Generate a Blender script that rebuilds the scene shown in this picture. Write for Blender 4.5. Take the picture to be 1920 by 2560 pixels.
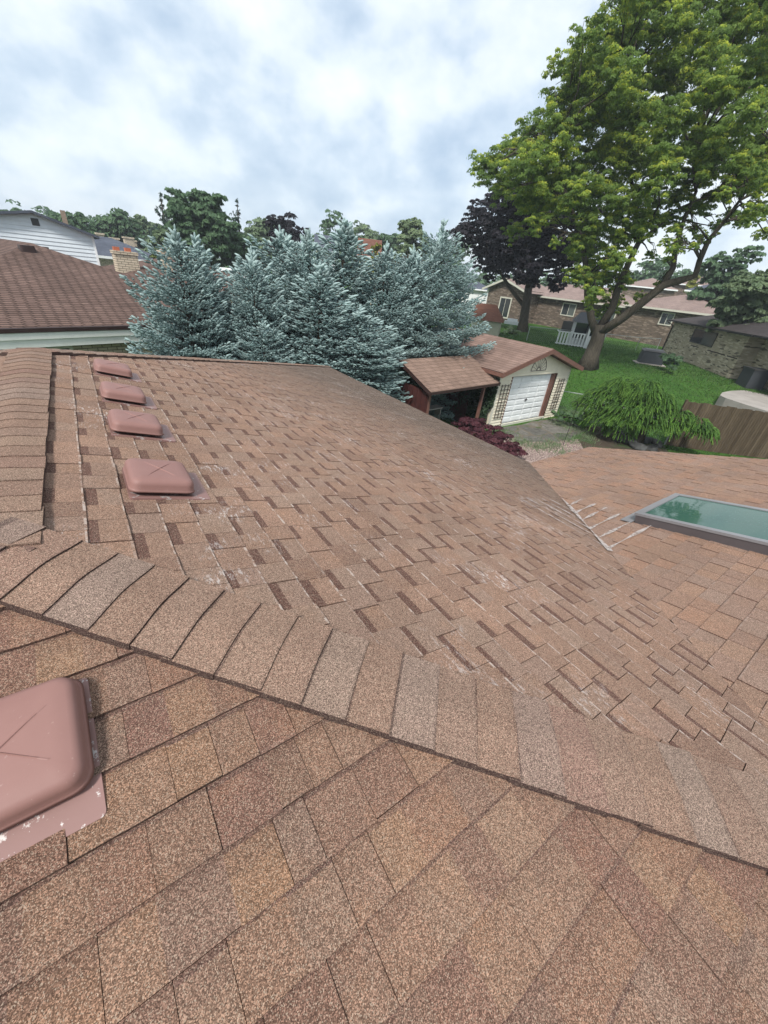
import bpy, math, random
import numpy as np
from mathutils import Vector, Matrix
for o in list(bpy.data.objects): bpy.data.objects.remove(o)
S = bpy.context.scene
R = math.radians
# ------------------------------------------------------------------ camera
FPX = 962.9; PITCH = R(31.48); ROLL = R(6.56); HEAD = R(38.17)
CAM = np.array([0.3725, 0.0, 0.75])
_f = np.array([math.sin(HEAD)*math.cos(PITCH), math.cos(HEAD)*math.cos(PITCH), -math.sin(PITCH)])
_r = np.array([math.cos(HEAD), -math.sin(HEAD), 0.0]); _u = np.cross(_r, _f)
_c, _s = math.cos(ROLL), math.sin(ROLL)
CR = _r*_c + _u*_s; CU = -_r*_s + _u*_c; CB = -_f
cd = bpy.data.cameras.new('camera'); cam = bpy.data.objects.new('camera', cd)
S.collection.objects.link(cam); S.camera = cam
cd.sensor_fit = 'VERTICAL'; cd.sensor_height = 36; cd.lens = FPX/2560*36
cd.clip_start = 0.02; cd.clip_end = 3000
cam.matrix_world = Matrix(((CR[0],CU[0],CB[0],CAM[0]),(CR[1],CU[1],CB[1],CAM[1]),(CR[2],CU[2],CB[2],CAM[2]),(0,0,0,1)))
# ------------------------------------------------------------------ light
SUN_EL = R(52); SUN_AZ = R(236)      # azimuth from +Y towards +X
S.view_settings.view_transform = 'Standard'; S.view_settings.look = 'None'
S.view_settings.gamma = 1; S.view_settings.exposure = 0.90
sl = bpy.data.lights.new('sun', 'SUN'); sl.energy = 2.4; sl.angle = R(10); sl.color = (1.0, .965, .92)
so = bpy.data.objects.new('sun', sl); S.collection.objects.link(so)
sd = Vector((math.sin(SUN_AZ)*math.cos(SUN_EL), math.cos(SUN_AZ)*math.cos(SUN_EL), math.sin(SUN_EL)))
so.rotation_euler = sd.to_track_quat('Z', 'Y').to_euler(); so.location = sd*60
W = bpy.data.worlds.new('World'); S.world = W; W.use_nodes = True
nt = W.node_tree; nt.nodes.clear()
def wn(t, **k):
    n = nt.nodes.new(t)
    for a, b in k.items(): setattr(n, a, b)
    return n
wo = wn('ShaderNodeOutputWorld'); wb = wn('ShaderNodeBackground'); wb.inputs[1].default_value = 0.1
sky = wn('ShaderNodeTexSky'); sky.sky_type = 'NISHITA'; sky.sun_disc = False
sky.sun_elevation = SUN_EL; sky.sun_rotation = SUN_AZ; sky.air_density = 1.2
tc = wn('ShaderNodeTexCoord'); sp = wn('ShaderNodeSeparateXYZ'); nt.links.new(tc.outputs['Generated'], sp.inputs[0])
def wm(op, a, b=None, c=None):
    n = wn('ShaderNodeMath', operation=op)
    for i, v in enumerate((a, b, c)):
        if v is None: continue
        if isinstance(v, (int, float)): n.inputs[i].default_value = v
        else: nt.links.new(v, n.inputs[i])
    return n.outputs[0]
cmb = wn('ShaderNodeCombineXYZ'); nt.links.new(sp.outputs[0], cmb.inputs[0]); nt.links.new(sp.outputs[1], cmb.inputs[1]); nt.links.new(wm('MULTIPLY', sp.outputs[2], 1.5), cmb.inputs[2])
def wnoise(scale, det, rough, off, dist=0.0):
    m = wn('ShaderNodeMapping'); m.inputs['Location'].default_value = off; nt.links.new(cmb.outputs[0], m.inputs[0])
    n = wn('ShaderNodeTexNoise'); n.inputs['Scale'].default_value = scale; n.inputs['Detail'].default_value = det
    n.inputs['Roughness'].default_value = rough; n.inputs['Distortion'].default_value = dist
    nt.links.new(m.outputs[0], n.inputs['Vector']); return n.outputs['Fac']
n1 = wnoise(3.4, 4, .5, (3.1, 1.7, 0), .0); n2 = wnoise(9.5, 6, .52, (7, 2, 3), .0); n3 = wnoise(1.4, 2, .5, (1.5, 4.6, 2))
dens = wm('ADD', wm('MULTIPLY', n1, .46), wm('ADD', wm('MULTIPLY', n2, .40), wm('MULTIPLY', n3, .29)))
def wramp(fac, els):
    r = wn('ShaderNodeValToRGB'); e = r.color_ramp.elements
    while len(e) < len(els): e.new(.5)
    for i, (p, c) in enumerate(els): e[i].position = p; e[i].color = (*c, 1)
    nt.links.new(fac, r.inputs[0]); return r.outputs[0]
cl = wramp(dens, [(.45, (.40, .51, .65)), (.525, (.54, .64, .75)), (.585, (.70, .775, .84)), (.67, (.84, .885, .91))])
hz = wramp(wm('ABSOLUTE', sp.outputs[2]), [(0, (.66, .76, .86)), (.22, (0, 0, 0))])   # pale band low over the horizon
hf = wramp(wm('ABSOLUTE', sp.outputs[2]), [(0, (.4,)*3), (.12, (0,)*3)])
mx0 = wn('ShaderNodeMix', data_type='RGBA'); nt.links.new(hf, mx0.inputs[0]); nt.links.new(cl, mx0.inputs[6]); mx0.inputs[7].default_value = (.70, .79, .89, 1)
sc = wn('ShaderNodeVectorMath', operation='SCALE'); nt.links.new(mx0.outputs[2], sc.inputs[0]); sc.inputs[3].default_value = 7.0
mx = wn('ShaderNodeMix', data_type='RGBA'); mx.inputs[0].default_value = .9
nt.links.new(sky.outputs[0], mx.inputs[6]); nt.links.new(sc.outputs[0], mx.inputs[7])
nt.links.new(mx.outputs[2], wb.inputs[0]); nt.links.new(wb.outputs[0], wo.inputs[0])
# ------------------------------------------------------------------ placing helpers (photo measurements -> world)
def ray(px, py):
    return CR*((px-960)/FPX) + CU*(-(py-1280)/FPX) - CB
def onz(px, py, z): d = ray(px, py); return CAM + d*((z-CAM[2])/d[2])
def onpl(px, py, n, P0):
    d = ray(px, py); n = np.array(n, float); return CAM + d*(np.dot(n, np.array(P0)-CAM)/np.dot(n, d))
def at(px, py, D): d = ray(px, py); return CAM + d*(D/math.hypot(d[0], d[1]))
def gz(x, y):
    r = np.hypot(x, y); s = np.clip((r-21.5)/12.5, 0, 1); return -4.4 + 1.5*s*s*(3-2*s)
# ------------------------------------------------------------------ object helpers
def link(o, parent=None):
    S.collection.objects.link(o)
    if parent is not None: o.parent = parent
    return o
def tag(o, label=None, cat=None, group=None, kind=None):
    if label: o['label'] = label
    if cat: o['category'] = cat
    if group: o['group'] = group
    if kind: o['kind'] = kind
    return o
def thing(name, label, cat, loc=(0, 0, 0), rz=0, group=None):
    o = bpy.data.objects.new(name, None); o.empty_display_size = .2; link(o)
    o.location = loc; o.rotation_euler = (0, 0, rz); return tag(o, label, cat, group)
def copy_tree(o, parent=None):
    c = o.copy(); S.collection.objects.link(c); c.parent = parent
    for ch in list(o.children): copy_tree(ch, c)
    return c
class MB:
    def __init__(s): s.v = []; s.f = []; s.a = []; s.m = []
    def poly(s, pts, a=(0, 0, 0), m=0):
        i = len(s.v); s.v += [tuple(map(float, p)) for p in pts]; s.f.append(tuple(range(i, i+len(pts)))); s.a.append(a); s.m.append(m); return s
    def mesh(s, vs, fs, a=(0, 0, 0), m=0):
        i = len(s.v); s.v += [tuple(map(float, p)) for p in vs]
        for f in fs: s.f.append(tuple(i+k for k in f)); s.a.append(a); s.m.append(m)
        return s
    def box(s, x0, x1, y0, y1, z0, z1, m=0, a=(0, 0, 0)):
        v = [(x, y, z) for z in (z0, z1) for y in (y0, y1) for x in (x0, x1)]
        return s.mesh(v, [(0, 2, 3, 1), (4, 5, 7, 6), (0, 1, 5, 4), (2, 6, 7, 3), (0, 4, 6, 2), (1, 3, 7, 5)], a, m)
    def bar(s, A, B, w, h=None, up=(0, 0, 1), m=0):
        h = h or w; A = Vector(A); B = Vector(B); d = (B-A).normalized(); up = Vector(up)
        if abs(d.dot(up)) > .98: up = Vector((1, 0, 0))
        x = d.cross(up).normalized()*w/2; y = x.cross(d).normalized()*h/2
        v = [P+sx*x+sy*y for P in (A, B) for sx, sy in ((-1, -1), (1, -1), (1, 1), (-1, 1))]
        return s.mesh(v, [(0, 1, 2, 3), (7, 6, 5, 4), (0, 4, 5, 1), (1, 5, 6, 2), (2, 6, 7, 3), (3, 7, 4, 0)], m=m)
    def tube(s, P, rad, n=8, m=0, a=(0, 0, 0), wob=0, rng=None):
        P = [Vector(p) for p in P]; rings = []
        if isinstance(rad, (int, float)): rad = [rad]*len(P)
        ref = Vector((.3, .9, .1))
        for i, p in enumerate(P):
            d = (P[min(i+1, len(P)-1)]-P[max(i-1, 0)]).normalized()
            x = d.cross(ref)
            if x.length < .05: x = d.cross(Vector((1, 0, 0)))
            x.normalize(); y = d.cross(x).normalized(); base = len(s.v)
            for k in range(n):
                q = 2*math.pi*k/n; rr = rad[i]*(1+(wob*math.sin(3*q+i*.7)+wob*.6*math.sin(5*q+2+i*.3) if wob else 0))
                s.v.append(tuple(p+x*math.cos(q)*rr+y*math.sin(q)*rr))
            rings.append(base)
        for i in range(len(P)-1):
            for k in range(n):
                s.f.append((rings[i]+k, rings[i]+(k+1) % n, rings[i+1]+(k+1) % n, rings[i+1]+k)); s.a.append(a); s.m.append(m)
        s.f.append(tuple(rings[0]+k for k in range(n))[::-1]); s.a.append(a); s.m.append(m)
        s.f.append(tuple(rings[-1]+k for k in range(n))); s.a.append(a); s.m.append(m)
        return s
    def build(s, name, mats, parent=None, smooth=False, attr=False):
        me = bpy.data.meshes.new(name); me.from_pydata(s.v, [], s.f); me.validate(clean_customdata=False)
        if not isinstance(mats, (list, tuple)): mats = [mats]
        for m in mats: me.materials.append(m)
        if len(mats) > 1: me.polygons.foreach_set('material_index', s.m)
        if attr:
            for i, nm in enumerate(('tone', 'dark', 'wear')):
                at_ = me.attributes.new(nm, 'FLOAT', 'FACE'); at_.data.foreach_set('value', [q[i] for q in s.a])
        if smooth: me.polygons.foreach_set('use_smooth', [True]*len(me.polygons))
        me.update(); return link(bpy.data.objects.new(name, me), parent)
def np_mesh(name, V, F, mat, parent=None, tone=None, smooth=False):
    """V (n,3), F (m,k) constant-size faces"""
    me = bpy.data.meshes.new(name); k = F.shape[1]
    me.vertices.add(len(V)); me.vertices.foreach_set('co', np.ascontiguousarray(V, dtype=np.float32).ravel())
    me.loops.add(F.size); me.loops.foreach_set('vertex_index', np.ascontiguousarray(F, dtype=np.int32).ravel())
    me.polygons.add(len(F)); me.polygons.foreach_set('loop_start', np.arange(0, F.size, k, dtype=np.int32))
    me.polygons.foreach_set('loop_total', np.full(len(F), k, dtype=np.int32))
    if tone is not None:
        a = me.attributes.new('tone', 'FLOAT', 'FACE'); a.data.foreach_set('value', np.ascontiguousarray(tone, dtype=np.float32))
    if smooth: me.polygons.foreach_set('use_smooth', np.ones(len(F), dtype=bool))
    me.materials.append(mat); me.update(calc_edges=True)
    return link(bpy.data.objects.new(name, me), parent)
# ------------------------------------------------------------------ materials
class MT:
    def __init__(s, name, rough=.8, spec=.3):
        s.m = bpy.data.materials.new(name); s.m.use_nodes = True; s.t = s.m.node_tree; s.b = s.t.nodes['Principled BSDF']
        s.b.inputs['Roughness'].default_value = rough; s.b.inputs['Specular IOR Level'].default_value = spec
        s.co = s.n('ShaderNodeTexCoord').outputs['Object']
    def n(s, t, **k):
        n = s.t.nodes.new(t)
        for a, b in k.items(): setattr(n, a, b)
        return n
    def l(s, a, b): s.t.links.new(a, b)
    def put(s, inp, v):
        if isinstance(v, (int, float)): inp.default_value = v
        elif isinstance(v, tuple): inp.default_value = (*v, 1)[:4] if len(v) == 3 and inp.type == 'RGBA' else v
        else: s.l(v, inp)
    def math(s, op, a, b=0, c=0, clamp=False):
        n = s.n('ShaderNodeMath', operation=op, use_clamp=clamp)
        for i, v in enumerate((a, b, c)): s.put(n.inputs[i], v)
        return n.outputs[0]
    def mix(s, f, a, b, mode='MIX'):
        n = s.n('ShaderNodeMix', data_type='RGBA', blend_type=mode); s.put(n.inputs[0], f); s.put(n.inputs[6], a); s.put(n.inputs[7], b); return n.outputs[2]
    def noise(s, scale, det=3, rough=.5, vec=None, col=False, sc=None, dist=0):
        n = s.n('ShaderNodeTexNoise'); n.inputs['Scale'].default_value = scale; n.inputs['Detail'].default_value = det; n.inputs['Roughness'].default_value = rough
        n.inputs['Distortion'].default_value = dist
        v = vec or s.co
        if sc: mp = s.n('ShaderNodeMapping'); mp.inputs['Scale'].default_value = sc; s.l(v, mp.inputs[0]); v = mp.outputs[0]
        s.l(v, n.inputs['Vector']); return n.outputs['Color' if col else 'Fac']
    def vor(s, scale, feat='F1', out='Color', vec=None):
        n = s.n('ShaderNodeTexVoronoi', feature=feat); n.inputs['Scale'].default_value = scale; s.l(vec or s.co, n.inputs['Vector']); return n.outputs[out]
    def ramp(s, f, els, interp='LINEAR'):
        r = s.n('ShaderNodeValToRGB'); r.color_ramp.interpolation = interp; e = r.color_ramp.elements
        while len(e) < len(els): e.new(.5)
        for i, (p, c) in enumerate(els): e[i].position = p; e[i].color = (*((c,)*3 if isinstance(c, (int, float)) else c), 1)
        s.put(r.inputs[0], f); return r.outputs[0]
    def attr(s, nm): n = s.n('ShaderNodeAttribute'); n.attribute_name = nm; return n.outputs['Fac']
    def sep(s, v=None): n = s.n('ShaderNodeSeparateXYZ'); s.l(v or s.co, n.inputs[0]); return n.outputs
    def comb(s, x=0, y=0, z=0):
        n = s.n('ShaderNodeCombineXYZ')
        for i, v in enumerate((x, y, z)): s.put(n.inputs[i], v)
        return n.outputs[0]
    def bump(s, h, st=.3, dist=.01):
        n = s.n('ShaderNodeBump'); n.inputs['Strength'].default_value = st; n.inputs['Distance'].default_value = dist; s.l(h, n.inputs['Height']); s.l(n.outputs[0], s.b.inputs['Normal'])
    def col(s, c): s.put(s.b.inputs['Base Color'], c); return s
def plain(name, c, rough=.6, var=.15, sc=4, spec=.3, metal=0, bump=0):
    m = MT(name, rough, spec); m.b.inputs['Metallic'].default_value = metal
    f = m.noise(sc, 4, .6); m.col(m.mix(1, c, m.ramp(f, [(.3, 1-var), (.7, 1+var)]), 'MULTIPLY'))
    if bump: m.bump(m.noise(sc*6, 3), bump, .01)
    return m.m
def shingle_mat(name, tones, darkc, stain=None, scuff=.0, tonefrom='attr', fleck=1.0, warm=(.30, .15, .075)):
    m = MT(name, .95, .12)
    t = m.attr('tone')
    base = m.ramp(t, [(i/(len(tones)-1), c) for i, c in enumerate(tones)])
    patch = m.noise(9, 3, .55)
    base = m.mix(m.ramp(patch, [(.52, 0), (.75, .16)]), base, warm)
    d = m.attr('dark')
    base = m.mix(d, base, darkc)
    big = m.noise(1.3, 4, .6); base = m.mix(1, base, m.ramp(big, [(.3, .86), (.7, 1.12)]), 'MULTIPLY')
    if stain:
        x = m.sep()[0]; y = m.sep()[1]
        k = m.math('ADD', m.math('MULTIPLY', x, stain[0]), m.math('MULTIPLY', y, stain[1]))
        k = m.math('ADD', k, m.math('MULTIPLY', m.noise(.55, 3, .5), 1.5))
        k = m.ramp(m.math('MULTIPLY', k, .1), [(stain[2], 0), (stain[3], 1)])
        base = m.mix(m.math('MULTIPLY', k, .80), base, (.082, .064, .053))
    g1 = m.vor(620, out='Color'); gs = m.n('ShaderNodeSeparateColor'); m.l(g1, gs.inputs[0])
    base = m.mix(1, base, m.ramp(gs.outputs[0], [(0, .40), (.45, .78), (.76, 1.28), (1, 2.2)]), 'MULTIPLY')
    lightg = m.ramp(gs.outputs[1], [(.86, 0), (.93, 1)])
    base = m.mix(m.math('MULTIPLY', lightg, .5*fleck), base, (.46, .36, .27))
    wear = m.attr('wear'); wn_ = m.noise(22, 5, .7)
    wm_ = m.math('MULTIPLY', wear, m.ramp(wn_, [(.47, 0), (.57, 1)]))
    base = m.mix(m.math('MULTIPLY', wm_, .6), base, (.50, .43, .38))
    if scuff:
        a = m.ramp(m.noise(2.1, 3, .6), [(.55, 0), (.68, 1)]); b = m.ramp(m.noise(70, 5, .8, sc=(1, .3, 1)), [(.54, 0), (.61, 1)])
        base = m.mix(m.math('MULTIPLY', m.math('MULTIPLY', a, b), scuff), base, (.50, .45, .42))
    m.col(base); m.bump(gs.outputs[2], .35, .002)
    return m.m
TP1 = [(0.182, 0.112, 0.083), (0.226, 0.141, 0.101), (0.239, 0.147, 0.106), (0.202, 0.127, 0.094), (0.23, 0.154, 0.115), (0.211, 0.137, 0.105)]
TP0 = [(0.145, 0.087, 0.063), (0.189, 0.114, 0.077), (0.143, 0.079, 0.06), (0.195, 0.116, 0.074), (0.166, 0.107, 0.08), (0.149, 0.086, 0.062), (0.189, 0.118, 0.082), (0.158, 0.092, 0.067)]
TP2 = [(0.211, 0.132, 0.095), (0.249, 0.155, 0.11), (0.256, 0.147, 0.101), (0.221, 0.145, 0.11), (0.214, 0.134, 0.101), (0.235, 0.158, 0.122)]
TCP = [(.208, .134, .098), (.190, .120, .088), (.200, .148, .122), (.212, .140, .102), (.188, .112, .086), (.192, .138, .112), (.216, .140, .102), (.182, .118, .090)]
M = {}
M['sh_main'] = shingle_mat('weathered brown shingles with dark bands', TP1, (.108, .058, .045), stain=(1.0, .30, .38, .66), scuff=1.0)
M['sh_front'] = shingle_mat('mixed tan and brown shingles', TP0, (.11, .065, .052), scuff=0)
M['sh_wing'] = shingle_mat('orange brown shingles', TP2, (.12, .065, .05), scuff=.15)
M['sh_cap'] = shingle_mat('ridge cap shingles', TCP, (.05, .03, .028), scuff=0, warm=(.22, .14, .105))
def far_shingle(name, c, row=.145, tab=.3, dk=.6, var=.25, mw=.09):
    """roof seen from afar: courses follow height, tabs follow the horizontal"""
    m = MT(name, .95, .1); x, y, z = m.sep()
    v = m.comb(m.math('ADD', x, y), m.math('MULTIPLY', z, 3.6), 0)
    b = m.n('ShaderNodeTexBrick'); m.l(v, b.inputs['Vector']); b.offset = .43; b.squash = 1
    b.inputs['Scale'].default_value = 1; b.inputs['Brick Width'].default_value = tab; b.inputs['Row Height'].default_value = row
    b.inputs['Mortar Size'].default_value = row*mw; b.inputs['Mortar Smooth'].default_value = .6
    b.inputs['Color1'].default_value = (*[k*(1-var) for k in c], 1); b.inputs['Color2'].default_value = (*[k*(1+var) for k in c], 1)
    b.inputs['Mortar'].default_value = (*[k*(1-dk) for k in c], 1)
    k = m.mix(1, b.outputs[0], m.ramp(m.noise(.8, 5, .65), [(.3, .8), (.7, 1.18)]), 'MULTIPLY')
    k = m.mix(1, k, m.ramp(m.noise(26, 4, .8), [(.3, .8), (.7, 1.2)]), 'MULTIPLY')
    m.col(k); return m.m
M['rf_brown'] = far_shingle('brown neighbour shingles', (.150, .099, .082), dk=.78, var=.16, mw=.2)
M['rf_garage'] = far_shingle('garage shingles', (.215, .145, .118), row=.19, tab=.5, dk=.55, var=.12)
M['rf_shed'] = far_shingle('lean-to shingles', (.23, .155, .120), row=.24, tab=.4, dk=.5, var=.12)
M['rf_pinkbrown'] = far_shingle('faded pinkish brown shingles', (.235, .175, .155), dk=.25, var=.08)
M['rf_dark'] = far_shingle('dark grey brown shingles', (.058, .050, .049), dk=.3, var=.15)
M['rf_slate'] = far_shingle('blue grey shingles', (.085, .095, .12), dk=.3, var=.1)
M['rf_rust'] = far_shingle('rust brown shingles', (.155, .072, .05), dk=.3, var=.15)
def brick(name, c1, c2, mortar, bw=.22, bh=.075, pale=None, w=.09):
    m = MT(name, .9, .2); x, y, z = m.sep(); v = m.comb(m.math('ADD', x, y), z, 0)
    b = m.n('ShaderNodeTexBrick'); m.l(v, b.inputs['Vector']); b.inputs['Scale'].default_value = 1
    b.inputs['Brick Width'].default_value = bw; b.inputs['Row Height'].default_value = bh; b.inputs['Mortar Size'].default_value = bh*w
    b.inputs['Color1'].default_value = (*c1, 1); b.inputs['Color2'].default_value = (*c2, 1); b.inputs['Mortar'].default_value = (*mortar, 1)
    k = m.mix(1, b.outputs[0], m.ramp(m.noise(1.1, 4, .6), [(.3, .82), (.7, 1.15)]), 'MULTIPLY')
    if pale:   # scattered pale and dark bricks in horizontal runs
        q = m.n('ShaderNodeTexVoronoi'); mp = m.n('ShaderNodeMapping'); mp.inputs['Scale'].default_value = (2.6, 13, 1); m.l(v, mp.inputs[0]); m.l(mp.outputs[0], q.inputs[0]); q.inputs['Scale'].default_value = 1
        sc_ = m.n('ShaderNodeSeparateColor'); m.l(q.outputs['Color'], sc_.inputs[0])
        k = m.mix(m.ramp(sc_.outputs[0], [(.72, 0), (.76, .75)]), k, pale)
        k = m.mix(m.ramp(sc_.outputs[1], [(.86, 0), (.9, .7)]), k, (.045, .038, .032))
    m.col(k); m.bump(b.outputs[1], -.4, .01); return m.m
M['brick_cream'] = brick('cream brick', (.66, .56, .42), (.56, .47, .35), (.17, .135, .105), .30, .10, w=.12)
M['brick_tan'] = brick('tan brick with pale runs', (.40, .33, .235), (.47, .39, .285), (.40, .345, .275), pale=(.62, .54, .42))
M['brick_brown'] = brick('brown brick with pale runs', (.11, .080, .060), (.145, .108, .080), (.15, .125, .10), pale=(.28, .22, .17))
M['brick_own'] = brick('own house brick', (.30, .22, .16), (.25, .18, .13), (.2, .17, .14))
M['cream'] = plain('cream siding', (.76, .69, .54), .55, .06)
M['white'] = plain('white paint', (.78, .79, .78), .5, .05)
M['whitevinyl'] = plain('pale blue white vinyl siding', (.62, .67, .70), .5, .05)
M['trimcream'] = plain('cream trim', (.58, .56, .47), .55, .06)
M['soffit'] = plain('pale soffit', (.80, .80, .74), .6, .05)
M['browntrim'] = plain('brown trim', (.17, .085, .065), .5, .12)
M['darkbrown'] = plain('dark brown metal', (.045, .025, .022), .45, .15)
M['darkframe'] = plain('dark anodised frame', (.035, .033, .033), .4, .1)
M['greymetal'] = plain('dark grey cladding', (.085, .075, .078), .35, .1, spec=.5)
M['greyrail'] = plain('grey aluminium cladding', (.20, .195, .20), .35, .1, spec=.5)
M['redshed'] = plain('dark red boards', (.060, .017, .014), .8, .3)
M['gendark'] = plain('charcoal enclosure', (.045, .050, .056), .5, .1)
M['acgrey'] = plain('grey condenser', (.05, .05, .05), .5, .15, 20)
M['blackiron'] = plain('black iron', (.018, .017, .016), .5, .1)
M['rustiron'] = plain('dark bronze iron', (.075, .055, .045), .6, .2)
M['galv'] = plain('galvanised pipe', (.36, .38, .37), .45, .1, metal=.3)
M['terracotta'] = plain('clay flue', (.42, .13, .07), .8, .15)
M['concrete'] = plain('concrete', (.33, .30, .27), .9, .14, 1.5, bump=.1)
M['rock'] = plain('garden rock', (.055, .055, .052), .85, .45, 5, bump=.5)
M['shedwall'] = plain('beige panel wall', (.36, .36, .27), .7, .08)
def vent_mat():
    m = MT('dusty maroon painted vent', .58, .35); f = m.noise(7, 5, .6)
    c = m.mix(m.ramp(f, [(.35, 0), (.7, .5)]), (.235, .122, .104), (.272, .148, .127))
    c = m.mix(m.math('MULTIPLY', m.ramp(m.noise(90, 3, .7), [(.66, 0), (.72, 1)]), .35), c, (.42, .31, .28))
    m.col(c); m.bump(m.noise(140, 2), .05, .001); return m.m
M['vent'] = vent_mat()
def flange_mat():
    m = MT('worn painted flashing', .5, .5); f = m.noise(26, 6, .75)
    k = m.ramp(f, [(.57, 0), (.61, 1)])
    m.col(m.mix(k, (.23, .125, .108), (.55, .50, .47))); m.l(m.math('MULTIPLY', k, .5), m.b.inputs['Metallic']); m.bump(f, .15, .002); return m.m
M['flange'] = flange_mat()
def glass_mat(name, c, rough=.06, met=0.0, spec=.9):
    m = MT(name, rough, spec); m.col(m.mix(m.noise(1.2, 2), tuple(k*.8 for k in c), tuple(k*1.2 for k in c))); m.bump(m.noise(2.2, 2), .05, .02); return m.m
M['win'] = glass_mat('dark window glass', (.025, .030, .036))
M['curtain'] = glass_mat('window with drawn curtain', (.10, .115, .11))
def skyglass():
    m = MT('green tinted skylight glass', .035, .22); x, y, z = m.sep()
    c = m.mix(m.noise(1.5, 3, .5), (.028, .078, .058), (.048, .110, .084))
    d = m.ramp(m.noise(60, 5, .8), [(.60, 0), (.72, 1)])
    m.col(m.mix(m.math('MULTIPLY', d, .3), c, (.4, .45, .42))); m.l(m.math('ADD', m.math('MULTIPLY', d, .4), .035), m.b.inputs['Roughness'])
    m.bump(m.noise(7, 2), .04, .01); return m.m
M['skyglass'] = skyglass()
def bark(name, c):
    m = MT(name, .95, .1); n = m.noise(6, 6, .7, sc=(3, 3, .5)); m.col(m.mix(1, c, m.ramp(n, [(.3, .45), (.7, 1.6)]), 'MULTIPLY')); m.bump(n, .9, .06); return m.m
M['bark'] = bark('furrowed grey brown bark', (.078, .066, .050)); M['barkdk'] = bark('dark bark', (.055, .045, .035))
def leafmat(name, tones, trans=.3, sc=40):
    m = MT(name, .6, .25); t = m.attr('tone'); c = m.ramp(t, [(i/(len(tones)-1), k) for i, k in enumerate(tones)])
    c = m.mix(1, c, m.ramp(m.noise(3, 2), [(.3, .75), (.7, 1.25)]), 'MULTIPLY'); m.col(c)
    tr = m.n('ShaderNodeBsdfTranslucent'); m.l(c, tr.inputs[0]); ms = m.n('ShaderNodeMixShader'); ms.inputs[0].default_value = trans
    out = m.t.nodes['Material Output']; m.l(m.b.outputs[0], ms.inputs[1]); m.l(tr.outputs[0], ms.inputs[2]); m.l(ms.outputs[0], out.inputs[0]); return m.m
M['lf_locust'] = leafmat('locust leaves', [(.15, .235, .065), (.21, .31, .07), (.30, .40, .075), (.48, .54, .08), (.62, .62, .10)], .6)
M['lf_purple'] = leafmat('purple maple leaves', [(.007, .006, .010), (.012, .010, .015), (.022, .017, .024)], .1)
M['lf_green'] = leafmat('broadleaf tree leaves', [(.085, .150, .080), (.12, .20, .10), (.165, .26, .12)], .4)
M['lf_light'] = leafmat('paler tree leaves', [(.14, .20, .11), (.19, .26, .14), (.26, .33, .17)], .4)
M['lf_dark'] = leafmat('dark evergreen leaves', [(.035, .062, .048), (.05, .085, .06), (.07, .11, .075)], .15)
M['lf_gold'] = leafmat('golden leaves', [(.16, .18, .03), (.26, .26, .045), (.34, .32, .05)], .3)
M['lf_arb'] = leafmat('yellow green arborvitae', [(.09, .12, .03), (.13, .16, .035), (.17, .20, .045)], .2)
M['lf_brown'] = leafmat('brownish shrub leaves', [(.055, .050, .032), (.08, .065, .04), (.10, .08, .05)], .2)
M['lf_red'] = leafmat('red lace maple leaves', [(.060, .018, .026), (.105, .034, .045), (.15, .055, .065)], .3)
M['lf_ivy'] = leafmat('ivy leaves', [(.018, .035, .018), (.030, .058, .025), (.05, .085, .035)], .2)
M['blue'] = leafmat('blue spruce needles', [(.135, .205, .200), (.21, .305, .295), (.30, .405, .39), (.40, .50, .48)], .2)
M['weep'] = leafmat('bright green needles', [(.030, .075, .015), (.06, .135, .022), (.12, .23, .035), (.24, .36, .06)], .2)
def grassmat():
    m = MT('mown lawn', .95, .1)
    a = m.noise(.5, 5, .6); b = m.noise(11, 5, .75); c_ = m.noise(60, 3, .8, sc=(1, 1, 1))
    c = m.mix(m.ramp(a, [(.35, 0), (.65, 1)]), (.032, .086, .013), (.054, .115, .021))
    c = m.mix(1, c, m.ramp(b, [(.3, .5), (.7, 1.6)]), 'MULTIPLY'); c = m.mix(1, c, m.ramp(m.noise(2.6, 4, .7), [(.3, .72), (.7, 1.3)]), 'MULTIPLY'); c = m.mix(1, c, m.ramp(c_, [(.3, .6), (.7, 1.5)]), 'MULTIPLY')
    c = m.mix(m.ramp(m.noise(1.7, 4, .7), [(.56, 0), (.70, .55)]), c, (.075, .095, .035))
    m.col(c); m.bump(b, .8, .08); return m.m
M['grass'] = grassmat()
def gravelmat():
    m = MT('pinkish gravel', .9, .2); v = m.vor(24); s_ = m.n('ShaderNodeSeparateColor'); m.l(v, s_.inputs[0])
    c = m.mix(s_.outputs[0], (.20, .13, .11), (.50, .39, .34)); d = m.vor(24, out='Distance')
    c = m.mix(m.ramp(d, [(.35, 0), (.7, .75)]), c, (.05, .035, .03))
    g = m.ramp(m.noise(.9, 4, .6), [(.58, 0), (.64, 1)]); g = m.math('MULTIPLY', g, m.ramp(m.noise(18, 3, .7), [(.42, 0), (.52, 1)]))
    c = m.mix(g, c, (.07, .12, .03)); m.col(c); m.bump(d, -.8, .03); return m.m
M['gravel'] = gravelmat()
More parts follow.
